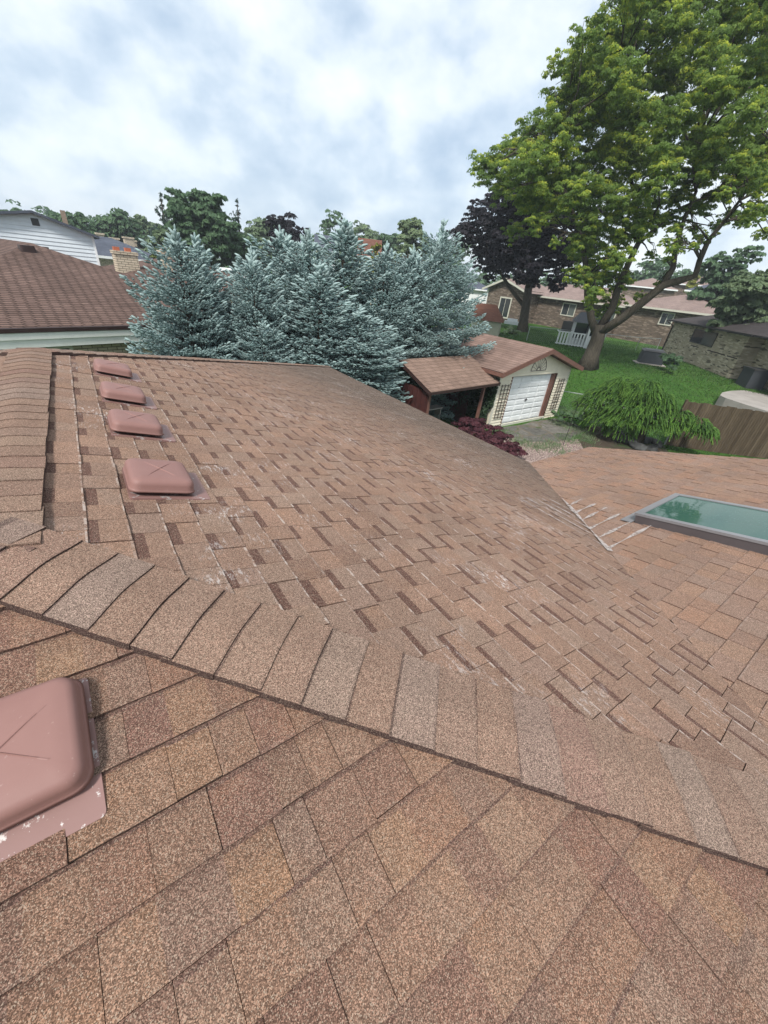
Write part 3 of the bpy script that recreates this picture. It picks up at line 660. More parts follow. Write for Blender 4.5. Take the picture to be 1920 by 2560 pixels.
for sx, hw_ in ((-1, 4.2), (1, hw2)):
    k = (zp-ze2)/hw_; xe_ = sx*(hw_+.3); ze_ = zp-k*(hw_+.3)
    A_ = [(0, -.35, zp+.03), (xe_, -.35, ze_+.03), (xe_, 10.3, ze_+.03), (0, 10.3, zp+.03)]; m_.poly(A_); m_.poly([(p[0], p[1], p[2]-.12) for p in A_][::-1]); m_.poly([A_[0], A_[1], (A_[1][0], A_[1][1], A_[1][2]-.12), (0, -.35, zp-.09)])
m_.build('roof', M['rf_slate'], n2)
m_ = MB(); m_.box(-.16, .16, -.05, -.01, zp-.62, zp-.30); m_.build('gable_vent', M['acgrey'], n2)
m_ = MB(); m_.box(hw2-.09, hw2+.02, -.045, -.005, 0, ze2); m_.build('corner_board', M['white'], n2)
m_ = MB(); m_.box(1.15, 1.4, 3, 3.3, ze2, zp+.35); m_.build('chimney', M['brick_own'], n2)
def gable_block(name, label, pts, D, zb, mat_r, mat_w, depth=8, hgt=2.7, cat='house', sl=.33, gable=(False, False), ov=.4):
    """far house seen mostly as a roof: eave line through two photo points"""
    A = at(*pts[0], D); B = at(*pts[1], D); an, L = frame2(A, B)
    h = thing(name, label, cat, (float(A[0]), float(A[1]), zb), an); ze_ = float((A[2]+B[2])/2)-zb
    m = MB(); m.box(0, L, 0, depth, -.3, ze_-.05); m.build('wall', mat_w, h); hip_roof(h, L, depth, ze_, sl, ov, mat_r, M['white'], th=.18, gable=gable); return h, L, ze_
fh, L_, ze_ = gable_block('house', 'charcoal roofed house beyond the cream chimney', ((232, 640), (420, 652)), 44, -2.9, M['rf_slate'], M['brick_cream'], 8, sl=.30, gable=(True, False))
for k, (px, py, D) in enumerate(((268, 588, 62), (305, 600, 66), (340, 598, 70), (352, 606, 72), (318, 604, 80), (357, 600, 84), (372, 606, 90))):
    P = at(px, py, D); t_ = MB(); s_ = .35+.1*(k % 3); t_.box(-s_, s_, -s_, s_, -4, 0); t_.box(-s_-.08, s_+.08, -s_-.08, s_+.08, 0, .18)
    lab = ['first chimney of the far row, left end on the dark roofs', 'second far chimney, beside the thin pipe', 'squat far chimney right of the thin pipe', 'far chimney paired close beside another', 'small far chimney behind the cream one', 'far chimney nearly hidden by the trees', 'rightmost far chimney next to the yellow green arborvitae'][k]
    h = thing('house', ['distant roof under the leftmost far chimney', 'distant brown roof left of the thin pipe', 'distant dark roof right of the thin pipe', 'distant dark roof below the paired chimneys', 'distant brown roof behind the cream chimney', 'distant roof nearly hidden by trees', 'distant roof beside the yellow green arborvitae'][k], 'house', (float(P[0]), float(P[1]), -2.9), R(6))
    zz = float(P[2])+2.9-.75
    m = MB(); m.box(-6, 5, 0, 9, -.3, zz-1.6); m.build('wall', M['brick_cream'], h)
    hip_roof(h, 11, 9, zz-1.6, .33, .4, M['rf_dark'] if k % 3 != 1 else M['rf_pinkbrown'], M['white'], x0=-6, th=.2)
    c = t_.build('chimney', M['brick_cream'], h); c.location = (0, 4.2, zz+.75)
P = at(583, 700, 34)
rv = thing('camper_trailer', 'white ribbed roof of a parked trailer glimpsed between the spruces', 'trailer', (float(P[0]), float(P[1]), -2.9), R(-14))
zr = float(at(583, 675, 34)[2])+2.9; m_ = MB(); N = 10
for i in range(N):
    a0, a1 = math.pi*i/N, math.pi*(i+1)/N; f = lambda a, y: (-math.cos(a)*1.05, y, zr-.28+math.sin(a)*.28); m_.poly([f(a0, -1), f(a1, -1), f(a1, 4), f(a0, 4)])
for i in range(11): m_.bar((-1.0, -.9+i*.48, zr-.02), (1.0, -.9+i*.48, zr-.02), .03, .05)
m_.build('roof', M['white'], rv); m_ = MB(); m_.box(-1.05, 1.05, -1, 4, .4, zr-.28); m_.build('body', M['white'], rv)
for sx in (-1, 1): m_ = MB(); m_.tube([(sx*1.0, 1.5, .35), (sx*.8, 1.5, .35)], .35, 16); m_.build('wheel', M['blackiron'], rv)
# houses in the middle distance
def mid(label, eL, eR, D, mr, mw, **k): return gable_block('house', label, (eL, eR), D, -2.9, mr, mw, **k)
mid('two storey cream house with rust roof behind the middle spruces', (900, 632), (945, 650), 60, M['rf_rust'], M['cream'], depth=6, sl=.6, gable=(True, True))
mid('pale gabled house peeking over the central spruce', (792, 622), (838, 632), 64, M['rf_slate'], M['whitevinyl'], depth=7, sl=.5, gable=(True, True))
mid('grey blue roofed house with white fascia left of the purple maple', (1150, 722), (1232, 722), 66, M['rf_slate'], M['white'], depth=9, sl=.34)
# ------------------------------------------------------------------ garage
GA = (13.49, 10.22); GB = (18.59, 10.36); ang, GW = frame2(GA, GB)
gar = thing('garage', 'small cream sided garage with white door and brown trimmed gable', 'garage', (*GA, -4.4), ang); GH = 2.32; GD = 6.0; gs = .28
DX0, DX1, DZ = .80, 3.80, 2.13; dxr = 3.80
def lap(mb, polys, y=0, rh=.125, out=.036, zmax=4):
    z = 0
    while z < zmax:
        for pg in polys:
            q = clip(clip(list(pg), 0, -1, -z), 0, 1, z+rh)
            if len(q) > 2 and area(q) > 1e-4:
                mb.poly([(x, y-out*(1-(zz-z)/rh), zz) for x, zz in q]); xs = [x for x, zz in q if abs(zz-z) < 1e-6]
                if len(xs) >= 2: mb.poly([(min(xs), y, z), (max(xs), y, z), (max(xs), y-out, z), (min(xs), y-out, z)])
        z += rh
m_ = MB(); pk_ = GH+GW/2*gs
lap(m_, [[(0, 0), (DX0, 0), (DX0, DZ), (0, DZ)], [(DX1+.30, 0), (GW, 0), (GW, DZ), (DX1+.30, DZ)], [(0, DZ), (GW, DZ), (GW, GH), (GW/2, pk_), (0, GH)]])
m_.box(0, .02, .0, GD, 0, GH); m_.box(GW-.02, GW, 0, GD, 0, GH); m_.box(.02, GW-.02, GD-.02, GD, 0, GH)
m_.poly([(0, GD, GH), (GW, GD, GH), (GW/2, GD, pk_)]); m_.build('wall', M['cream'], gar)
for x_ in (0, GW): m_ = MB(); m_.box(x_-.04, x_+.04, -.03, .03, 0, GH-.05); m_.build('corner_post', M['trimcream'], gar)
m_ = MB(); m_.box(DX0, DX1+.3, -.035, .05, .0, .10); m_.build('sill', M['trimcream'], gar)
m_ = MB(); dy = .10
m_.box(DX0+.02, DX1, dy, dy+.04, .10, DZ-.02)
for r_ in range(8):
    for c_ in range(4):
        x0_ = DX0+.09+c_*(DX1-DX0-.1)/4; z0_ = .16+r_*(DZ-.2)/8; x1_ = x0_+(DX1-DX0-.1)/4-.12; z1_ = z0_+.155
        m_.box(x0_, x1_, dy-.016, dy+.0, z0_, z1_)
door = m_.build('garage_door', M['white'], gar)
m_ = MB(); 
for r_ in range(1, 4): m_.box(DX0+.02, DX1, dy-.004, dy, .1+r_*(DZ-.12)/4-.006, .1+r_*(DZ-.12)/4+.006)
m_.build('panel_joint', M['acgrey'], door)
m_ = MB(); m_.box(2.22, 2.40, dy-.045, dy-.02, 1.02, 1.05); m_.box(2.30, 2.33, dy-.05, dy-.015, .98, 1.09); m_.build('handle', M['greymetal'], door)
m_ = MB(); m_.box(DX0-.05, DX0+.015, -.03, .10, 0, DZ); m_.box(DX1+.0, DX1+.30, .03, .10, 0, DZ); m_.box(DX0-.05, DX1+.3, -.02, .09, DZ-.015, DZ+.02); m_.build('door_jamb', M['browntrim'], gar)
m_ = MB(); ov = .42; fo = .38
for sx in (-1, 1):
    xe_ = GW/2+sx*(GW/2+ov); zc_ = pk_+.20; ze_ = zc_-(GW/2+ov)*gs
    A_ = [(GW/2, -fo, zc_), (xe_, -fo, ze_), (xe_, GD+.3, ze_), (GW/2, GD+.3, zc_)]; m_.poly(A_)
roofg = m_.build('roof', M['rf_garage'], gar)
m_ = MB()
for sx in (-1, 1):
    xe_ = GW/2+sx*(GW/2+ov); zc_ = pk_+.20; ze_ = zc_-(GW/2+ov)*gs
    m_.mesh([(GW/2, -fo-.02, zc_-.012), (xe_, -fo-.02, ze_-.012), (xe_, -fo-.02, ze_-.19), (GW/2, -fo-.02, zc_-.19), (GW/2, -fo+.03, zc_-.012), (xe_, -fo+.03, ze_-.012), (xe_, -fo+.03, ze_-.19), (GW/2, -fo+.03, zc_-.19)], [(0, 3, 2, 1), (4, 5, 6, 7), (0, 1, 5, 4), (3, 7, 6, 2), (1, 2, 6, 5)])
    m_.poly([(GW/2, -fo+.03, zc_-.17), (xe_, -fo+.03, ze_-.17), (xe_, GD+.3, ze_-.17), (GW/2, GD+.3, zc_-.17)]); m_.bar((xe_, -fo, ze_-.09), (xe_, GD+.3, ze_-.09), .10, .13)
m_.build('rake_board', M['browntrim'], gar)
Mg = gar.matrix_basis.copy(); bpy.context.view_layer.update(); Mg = gar.matrix_world.copy()
def gw(x, y, z): return Mg @ Vector((x, y, z))
# half-round sunburst ornament
orn = thing('wall_ornament', 'half round dark metal sunburst hung on the garage gable', 'ornament', tuple(gw(2.45, -.035, 2.30)), ang)
m_ = MB(); Rr = .54; N = 20
m_.tube([(Rr*math.cos(math.pi*k/N), 0, Rr*math.sin(math.pi*k/N)) for k in range(N+1)], .013, 6); m_.tube([(-Rr, 0, 0), (Rr, 0, 0)], .014, 6)
for k in range(1, 9): a = math.pi*k/9; m_.tube([(.12*math.cos(a), 0, .12*math.sin(a)), (Rr*math.cos(a), 0, Rr*1.0*math.sin(a))], .007, 5)
m_.tube([(.13*math.cos(math.pi*k/8), 0, .13*math.sin(math.pi*k/8)) for k in range(9)], .014, 5); m_.build('frame', M['rustiron'], orn)
def trellis(x0, label):
    t_ = thing('trellis', label, 'trellis', tuple(gw(x0, -.045, .42)), ang, 'trellises on the garage front'); m = MB(); w_, h_ = .42, 1.42
    for k in range(3): m.bar((k*w_/2, 0, 0), (k*w_/2, 0, h_), .022, .02, (0, 1, 0))
    for k in range(9): m.bar((-.06, -.015, .04+k*(h_-.08)/8), (w_+.06, -.015, .04+k*(h_-.08)/8), .018, .02, (0, 0, 1))
    m.build('lattice', M['rustiron'], t_)
trellis(.20, 'dark lattice trellis on the garage wall left of the white door'); trellis(4.38, 'dark lattice trellis on the garage wall right of the white door')
# ------------------------------------------------------------------ open lean-to shed
zf_ = -2.41; sA = onz(1077.6, 981, zf_); sB = onz(1252, 957, zf_); ang, SL = frame2(sA, sB)
shd = thing('lean_to_shed', 'open dark red shed with a tan shingled roof beside the garage', 'shed', (float(sA[0]), float(sA[1]), -4.4), ang); he = zf_+4.4
m_ = MB(); SD, rise = 1.7, .70
m_.poly([(0, 0, he), (SL, 0, he), (SL, SD, he+rise), (0, SD, he+rise)]); m_.poly([(0, SD, he+rise), (SL, SD, he+rise), (SL, SD+1.4, he+.25), (0, SD+1.4, he+.25)]); m_.build('roof', M['rf_shed'], shd)
m_ = MB()
m_.poly([(0, 0, he-.006), (0, 0, he-.10), (SL, 0, he-.10), (SL, 0, he-.006)]); m_.poly([(0, 0, he-.006), (0, 0, he-.14), (0, SD, he+rise-.14), (0, SD, he+rise-.006)]); m_.poly([(SL, 0, he-.006), (SL, 0, he-.14), (SL, SD, he+rise-.14), (SL, SD, he+rise-.006)])
m_.poly([(0, 0, he-.10), (SL, 0, he-.10), (SL, SD, he+rise-.12), (0, SD, he+rise-.12)]); m_.poly([(0, SD, he+rise-.12), (SL, SD, he+rise-.12), (SL, SD+1.4, he+.15), (0, SD+1.4, he+.15)]); m_.build('fascia', M['darkbrown'], shd)
m_ = MB(); m_.box(.15, .22, .25, 3.3, 0, he-.05); m_.box(.22, SL-.2, 3.25, 3.32, 0, he+.1); m_.box(SL-.27, SL-.2, 1.2, 3.25, 0, he+.0)
for k in range(13): m_.box(.128, .15, .3+k*.23, .32+k*.23, 0, he-.06)
m_.build('wall', M['redshed'], shd)
for x in (.2, SL-.72): m_ = MB(); m_.box(x, x+.10, .22, .32, 0, he-.10); m_.build('post', M['browntrim'], shd)
m_ = MB(); m_.box(1.6, 2.5, 1.4, 1.8, .75, .80); m_.box(1.65, 1.7, 1.45, 1.75, 0, .75); m_.box(2.4, 2.45, 1.45, 1.75, 0, .75); tag(m_.build('work_bench', M['concrete']), 'grey plank bench standing inside the dark open shed', 'bench')
bpy.data.objects['work_bench'].location = shd.location; bpy.data.objects['work_bench'].rotation_euler = shd.rotation_euler
# ------------------------------------------------------------------ brick house at the right
RA = (44.09, 16.65); RB = (34.85, 8.54); ang, RL = frame2(RA, RB); gR = -2.95
rh_ = thing('house', 'tan brick house with dark roof, black gutter and downspout at the right', 'house', (*RA, gR), ang)
# local x runs from the far left corner towards the camera right, y = away
wh = 2.72
m_ = MB(); m_.box(0, RL, 0, 8.5, -.3, wh); m_.box(RL+.003, RL+5.597, .9, 8.5, -.3, wh); m_.build('wall', M['brick_tan'], rh_)
m_ = MB(); m_.box(RL+5.6, RL+9, -.1, 8.4, -.3, wh); m_.build('wing_wall', M['brick_tan'], rh_)
hip_roof(rh_, RL+9, 8.5, wh+.06, .33, .32, M['rf_dark'], M['blackiron'], th=.10)
m_ = MB(); m_.bar((-.4, -.38, wh+.0), (RL+.9, -.38, wh+.0), .13, .12); m_.build('gutter', M['blackiron'], rh_)
m_ = MB(); m_.tube([(-.1, -.6, wh-.02), (.05, -.45, wh-.18), (.22, -.08, wh-.35), (.22, -.08, .15), (.1, -.2, .05)], .05, 8); m_.build('downspout', M['blackiron'], rh_)
window(rh_, 4.6, 8.4, 1.50, 2.46, fmat=M['darkframe'], ft=.06)
window(rh_, RL+1.9, RL+4.7, .75, 2.35, y=.9, fmat=M['blackiron'], ft=.08, right='win', name='patio_window')
for x, z, w_ in ((5.1, 1.28, 1.4), (8.0, 1.28, 2.6), (10.9, 1.28, 1.3)):
    m_ = MB(); m_.box(x, x+w_, -.012, .0, z-.035, z+.035); m_.build('brick_course', M['darkbrown'], rh_)
m_ = MB(); m_.box(11.2, 12.1, 3.2, 3.7, 3.9, 4.15); m_.build('roof_vent', M['blackiron'], rh_)
P = (RL+2.2, -.25)
bx = thing('storage_box', 'dark storage bin standing in the corner of the right brick house', 'box', tuple((Matrix.Translation((*RA, gR)) @ Matrix.Rotation(ang, 4, 'Z')) @ Vector((RL+2.0, -.5, 0))), ang)
m_ = MB(); m_.box(0, 1.2, 0, .9, 0, 1.05); m_.build('bin', M['gendark'], bx); m_ = MB(); m_.box(-.04, 1.24, -.04, .94, 1.05, 1.12); m_.build('lid', M['acgrey'], bx)
PT = [onz(*p, -2.98)[:2] for p in ((1800, 988), (1806, 981), (1826, 977), (1870, 975), (1925, 974), (1990, 985), (1990, 1060), (1925, 1030), (1860, 1010), (1815, 995))]
m_ = MB(); m_.poly([(p[0], p[1], -2.98) for p in PT])
for q_ in range(len(PT)): A_, B_ = PT[q_], PT[(q_+1) % len(PT)]; m_.poly([(*A_, -2.98), (*B_, -2.98), (*B_, -3.6), (*A_, -3.6)])
tag(m_.build('patio', M['concrete']), kind='structure')
# generator
P = onz(1626, 910, -2.9); gen = thing('generator', 'charcoal standby generator on a pad beside the right brick house', 'generator', (float(P[0])-.3, float(P[1]), -2.93), R(-52)); G_ = MB(); gen.scale = (.85, .85, .85)
G_.mesh([(-.9, -.45, .12), (.9, -.45, .12), (.9, .45, .12), (-.9, .45, .12), (-.82, -.40, 1.05), (.82, -.40, 1.05), (.82, .40, 1.12), (-.82, .40, 1.12)], [(0, 3, 2, 1), (0, 1, 5, 4), (1, 2, 6, 5), (2, 3, 7, 6), (3, 0, 4, 7), (4, 5, 6, 7)]); G_.build('enclosure', M['gendark'], gen)
m_ = MB(); m_.mesh([(-.88, -.46, 1.05), (.88, -.46, 1.05), (.88, .46, 1.13), (-.88, .46, 1.13), (-.7, -.3, 1.17), (.7, -.3, 1.17), (.7, .3, 1.24), (-.7, .3, 1.24)], [(0, 1, 5, 4), (1, 2, 6, 5), (2, 3, 7, 6), (3, 0, 4, 7), (4, 5, 6, 7), (0, 3, 2, 1)]); m_.build('lid', M['acgrey'], gen)
m_ = MB(); m_.box(-1.15, 1.15, -.65, .6, -.1, .12); m_.build('base_pad', M['concrete'], gen)
# ------------------------------------------------------------------ long houses in the back
def onx(px, py, X): return onpl(px, py, (1, 0, 0), (X, 0, 0))
XC = 50.0
def facing_house(label, X, pL, pR, zb, zeave, mr, mw, depth, sl, ov=.5, wins=(), gable=(False, False), fas=None):
    """front wall on the plane x=X facing -x; left/right by photo columns"""
    yl = onx(*pL, X)[1]; yr = onx(*pR, X)[1]; L = yl-yr
    h = thing('house', label, 'house', (X, float(yl), zb), R(-90)); m = MB(); m.box(0, L, 0, depth, -.3, zeave); m.build('wall', mw, h)
    hip_roof(h, L, depth, zeave+.05, sl, ov, mr, fas or M['trimcream'], th=.18, gable=gable)
    for (a_, b_, z0, z1, fm) in wins: window(h, a_*L, b_*L, z0, z1, fmat=fm, ft=.10)
    return h, L
hc, LC = facing_house('long brown brick house with faded pinkish roof behind the purple maple', XC, (1328, 760), (1538, 800), -2.9, 3.25, M['rf_pinkbrown'], M['brick_brown'], 9, .33, wins=((.40, .56, 1.5, 2.9, M['trimcream']), (.84, .99, 1.4, 2.9, M['trimcream'])), gable=(True, False))
hd, LD = facing_house('brick house with pinkish hip roof right of the locust trunk', XC+.6, (1545, 800), (1792, 800), -2.9, 3.45, M['rf_pinkbrown'], M['brick_brown'], 9, .33, wins=((.46, .60, 2.0, 3.2, M['trimcream']),))
XG = 47.5
yl = onx(1218, 730, XG)[1]; yr = onx(1318, 745, XG)[1]; pkz = float(onx(1252, 694, XG)[2])+2.9; el = float(onx(1206, 714, XG)[2])+2.9; Lg = yl-yr
hg = thing('house', 'gabled brown brick house end with cream framed sliding door behind the spruces', 'house', (XG, float(yl), -2.9), R(-90)); m_ = MB(); el = min(el, pkz-.8)
m_.mesh([(0, 0, -.3), (Lg, 0, -.3), (Lg, 0, el), (Lg*.45, 0, pkz-.15), (0, 0, el), (0, 6, -.3), (Lg, 6, -.3), (Lg, 6, el), (Lg*.45, 6, pkz-.15), (0, 6, el)], [(0, 1, 2, 3, 4), (9, 8, 7, 6, 5), (0, 4, 9, 5), (1, 6, 7, 2)]); m_.build('wall', M['brick_brown'], hg)
m_ = MB()
for xa, za in ((-.6, el-.25), (Lg+.6, el-.25)):
    A_ = [(Lg*.45, -.5, pkz), (xa, -.5, za), (xa, 6.4, za), (Lg*.45, 6.4, pkz)]; m_.poly(A_)
m_.build('roof', M['rf_pinkbrown'], hg); m_ = MB()
for xa, za in ((-.6, el-.25), (Lg+.6, el-.25)): m_.mesh([(Lg*.45, -.52, pkz-.01), (xa, -.52, za-.01), (xa, -.52, za-.26), (Lg*.45, -.52, pkz-.26), (Lg*.45, -.42, pkz-.01), (xa, -.42, za-.01), (xa, -.42, za-.26), (Lg*.45, -.42, pkz-.26)], [(0, 3, 2, 1), (4, 5, 6, 7), (3, 7, 6, 2), (1, 2, 6, 5)])
m_.build('rake_board', M['trimcream'], hg)
lx = lambda px, py: float(yl-onx(px, py, XG)[1]); 
window(hg, lx(1250, 750), lx(1280, 750), .2, 2.7, fmat=M['trimcream'], ft=.16, right='win', name='sliding_door'); m_ = MB(); m_.box(-.02, .25, -.04, 0, 0, el-.2); m_.build('corner_trim', M['white'], hg)
# cream walled small shed with rust roof in that yard
P = onz(1264, 842, -2.9); cs_ = thing('shed', 'beige shed with rust brown roof in the yard beyond the garage', 'shed', (30.2, 24.6, -2.95), R(-52)+math.pi*0)
w3 = np.linalg.norm(at(1262, 806, 39.4)-at(1190, 800, 39.4)); zt3 = float(at(1262, 806, 39.4)[2])+2.95; zr3 = float(at(1252, 766, 41)[2])+2.95
m_ = MB(); m_.box(-w3, 0, 0, 2.8, -.3, zt3); m_.build('wall', M['shedwall'], cs_)
m_ = MB(); m_.mesh([(-w3-.2, -.2, zt3), (.2, -.2, zt3), (.2, 3.0, zt3), (-w3-.2, 3.0, zt3), (-w3-.2, 1.4, zr3+.1), (-.75, 1.4, zr3+.1)], [(0, 1, 5, 4), (2, 3, 4, 5), (1, 2, 5), (0, 4, 3), (0, 3, 2, 1)]); m_.build('roof', M['rf_rust'], cs_)
P = onz(1279, 808, -2.9); st = thing('utility_box', 'low white box on the lawn beside the beige shed', 'box', (float(P[0])-1.5, float(P[1])-1.2, -2.9), R(-50)); m_ = MB(); m_.box(-.9, .9, -.4, .4, 0, .35); m_.box(-.6, .6, -.25, .3, .35, .6); m_.build('body', M['white'], st)
# blue roofed garage and the roofs behind
bg, Lb, zb_ = gable_block('garage', 'cream garage with slate blue hip roof and white door on the far right', ((1722, 722), (1822, 738)), 72, -2.9, M['rf_slate'], M['cream'], depth=7, sl=.4, cat='garage')
m_ = MB(); m_.box(Lb*.14, Lb*.82, -.05, .0, .1, zb_-.9); m_.build('garage_door', M['white'], bg); m_ = MB(); m_.box(Lb*.08, Lb*.14, -.07, .0, 0, zb_-.4); m_.box(Lb*.82, Lb*.88, -.07, 0, 0, zb_-.4); m_.box(Lb*.14, Lb*.82, -.07, 0, zb_-.9, zb_-.4); m_.build('door_trim', M['trimcream'], bg)
mid('pinkish roof furthest behind the locust trunk', (1560, 716), (1690, 720), 84, M['rf_pinkbrown'], M['brick_brown'], depth=10, sl=.36)
mid('brown roof behind the slate blue garage', (1690, 705), (1812, 722), 92, M['rf_pinkbrown'], M['brick_brown'], depth=10, sl=.36)
# AC unit and playhouse
P = onz(1420, 824, -2.9); ac = thing('air_conditioner', 'dark grey condenser unit against the long brick house', 'air conditioner', (float(P[0])-4, float(P[1])-2.6, -2.9), R(-85)); m_ = MB(); m_.box(-.75, .75, -.5, .6, .08, 1.15); m_.build('body', M['acgrey'], ac)
m_ = MB(); m_.tube([(0, .05, 1.151), (0, .05, 1.19)], .42, 16); m_.build('fan_guard', M['blackiron'], ac)
for z_ in np.arange(.2, 1.1, .09): pass
P = onz(1436, 864, -2.9); ph = thing('playhouse', 'white picket railed playhouse with dark windows left of the locust trunk', 'playhouse', (float(P[0]), float(P[1]), -2.9), R(-62)+R(10))
m_ = MB(); N = 9
for k in range(N): m_.box(-1.35+k*.2, -1.25+k*.2, -.9, -.86, .05, .85)
m_.box(-1.4, .45, -.915, -.845, .80, .87); m_.box(-1.4, .45, -.905, -.855, .08, .14); m_.bar((-1.38, -.88, .83), (-1.38, .2, .83), .05); m_.build('railing', M['white'], ph)
m_ = MB()
for x, y in ((.5, -.9), (1.5, -.9), (.5, .5), (1.5, .5), (-.4, .5), (-.4, -.2)): m_.box(x-.06, x+.06, y-.06, y+.06, 0, 1.5)
m_.box(.5, 1.5, -.92, -.86, 0, .75); m_.box(-.4, 1.5, .45, .5, 0, 1.5); m_.box(.44, 1.56, -.96, -.84, 1.42, 1.54); m_.box(1.44, 1.5, -.9, .5, 0, 1.5); m_.build('body', M['white'], ph)
for q_ in ((.58, 1.42, -.89, -.87, .78, 1.40), (-.35, .44, -.25, -.2, .5, 1.45)): m_ = MB(); m_.box(*q_); m_.build('window', M['win'], ph)
ph.scale = (1.25, 1.25, 1.25)
m_ = MB(); m_.mesh([(-.6, -1.1, 1.5), (1.7, -1.1, 1.5), (1.7, .7, 1.5), (-.6, .7, 1.5), (-.3, -.2, 2.1), (1.4, -.2, 2.1)], [(0, 1, 5, 4), (1, 2, 5), (2, 3, 4, 5), (3, 0, 4), (0, 3, 2, 1)]); m_.build('roof', M['gendark'], ph)
# ------------------------------------------------------------------ fences
FA = (20.16, 5.73); FB = (24.6, 1.2); ang, FL = frame2(FA, FB); fc = thing('wooden_fence', 'tall brown vertical board fence at the right end of the garden', 'fence', (*FA, -4.4), ang); m_ = MB(); rng = random.Random(4); k = 0; x = 0
while x < FL:
    h_ = 1.93+rng.uniform(-.02, .03)+(.0 if x > .3 else 0); m_.box(x, x+.089, 0, .02, 0, h_); x += .098
m_.build('boards', M['fence'], fc); m_ = MB(); m_.box(0, FL, .021, .07, .3, .39); m_.box(0, FL, .021, .07, 1.5, 1.59); m_.build('rail', M['fence'], fc)
m_ = MB(); m_.bar((-.05, .05, 0), (-.05, .05, 1.98), .09); m_.build('post', M['fence'], fc)
def chain(label, P, hgt=1.15, npost=4, cell=.12):
    """pipe fence with real wire mesh along a polyline"""
    t_ = thing('chain_link_fence', label, 'fence', (P[0][0], P[0][1], 0)); ox, oy = P[0][0], P[0][1]
    rl = MB(); wr = MB()
    for (x0, y0), (x1, y1) in zip(P[:-1], P[1:]):
        L = math.hypot(x1-x0, y1-y0); n = max(1, int(L/2.6))
        for i in range(n+1):
            q = i/n; x, y = x0+(x1-x0)*q-ox, y0+(y1-y0)*q-oy; z = float(gz(x+ox, y+oy)); pm = MB(); pm.tube([(x, y, z-.1), (x, y, z+hgt+.04)], .03, 6); pm.build('post', M['galv'], t_)
        seg = [(x0+(x1-x0)*i/12-ox, y0+(y1-y0)*i/12-oy, float(gz(x0+(x1-x0)*i/12, y0+(y1-y0)*i/12))) for i in range(13)]
        rl.tube([(a_, b_, c_+hgt) for a_, b_, c_ in seg], .022, 6)
        nn = int(L/cell)
        for i in range(nn):
            for sg in (0, 1):
                q0 = i/nn; q1 = (i+hgt/cell*(1 if sg else -1))/nn; q1c = min(1, max(0, q1)); fr = (q1c-q0)/(q1-q0) if q1 != q0 else 1
                z0_ = float(gz(x0+(x1-x0)*q0, y0+(y1-y0)*q0)); z1_ = z0_+hgt*fr
                wr.bar((x0+(x1-x0)*q0-ox, y0+(y1-y0)*q0-oy, z0_), (x0+(x1-x0)*q1c-ox, y0+(y1-y0)*q1c-oy, z1_), .003)
    rl.build('top_rail', M['galv'], t_); wr.build('wire_mesh', M['galv'], t_)
chain('grey chain link fence running from the garage corner behind the weeping spruce', [(18.7, 12.4), (20.3, 10.2), (20.1, 5.8)], .95)
chain('chain link fence across the lawn in front of the long brick houses', [(31.5, 22.5), (37, 20.2), (41, 17.6), (44.3, 17.2)], 1.1, cell=.2)
# ------------------------------------------------------------------ shepherd hooks and feeder
B0 = onz(1408, 1112, -4.4); hk = thing('shepherd_hook', 'tall black double curved shepherd hook stuck in the gravel', 'garden hook', tuple(map(float, B0))); rt = Vector((_r[0], _r[1], 0)); m_ = MB()
m_.tube([(0, 0, 0), (0, 0, 1.62)] + [tuple(rt*(-.14+.14*math.cos(a))+Vector((0, 0, 1.62+.14*math.sin(a)))) for a in np.linspace(.2, math.pi*1.05, 9)], .010, 6)
m_.tube([(0, 0, 1.5)] + [tuple(rt*(.16-.16*math.cos(a))+Vector((0, 0, 1.55+.14*math.sin(a)))) for a in np.linspace(.2, math.pi*1.0, 9)] + [tuple(rt*.32+Vector((0, 0, 1.45)))], .009, 6); m_.build('rod', M['blackiron'], hk)
fd = thing('bird_feeder', 'slim black tube feeder on a short pole by the weeping spruce', 'bird feeder', tuple(map(float, onz(1452, 1060, -4.4)))); m_ = MB(); m_.tube([(0, 0, .45), (0, 0, .95)], .055, 10); m_.build('tube', M['blackiron'], fd); m_ = MB(); m_.tube([(0, 0, 0), (0, 0, .45)], .012, 6); m_.build('pole', M['blackiron'], fd)
# ------------------------------------------------------------------ rocks
def rock(loc, r, seed, label):
    rng = np.random.RandomState(seed); import bmesh
    bm = bmesh.new(); bmesh.ops.create_icosphere(bm, subdivisions=3, radius=1)
    fr = rng.normal(size=(6, 3))
    for v in bm.verts:
        p = np.array(v.co); k = 1+sum(.10*math.sin(2.2*np.dot(f_, p)+i) for i, f_ in enumerate(fr)); v.co = Vector((p[0]*k*r*1.25, p[1]*k*r, max(-.4, p[2]*k)*r*.7))
    me = bpy.data.meshes.new('rock'); bm.to_mesh(me); bm.free(); me.materials.append(M['rock']); o = link(bpy.data.objects.new('rock', me)); o.location = (float(loc[0]), float(loc[1]), -4.4+r*.2); o.rotation_euler = (0, 0, seed); tag(o, label, 'rock', 'rocks under the weeping spruce')
for i, (px, py, r_, lb) in enumerate(((1548, 1102, .30, 'dark boulder left of the weeping spruce trunk'), (1570, 1108, .33, 'pale topped boulder directly before the spruce trunk'), (1590, 1121, .26, 'flat light grey rock nearest the near roof edge'), (1612, 1105, .3, 'dark boulder right of the spruce trunk'), (1640, 1112, .26, 'mossy rock furthest right near the fence'), (1555, 1092, .25, 'upper left rock of the pile under the spruce'), (1630, 1124, .2, 'small pale rock at the near roof edge'))):
    rock(onz(px, py, -4.4), r_, i+3, lb)
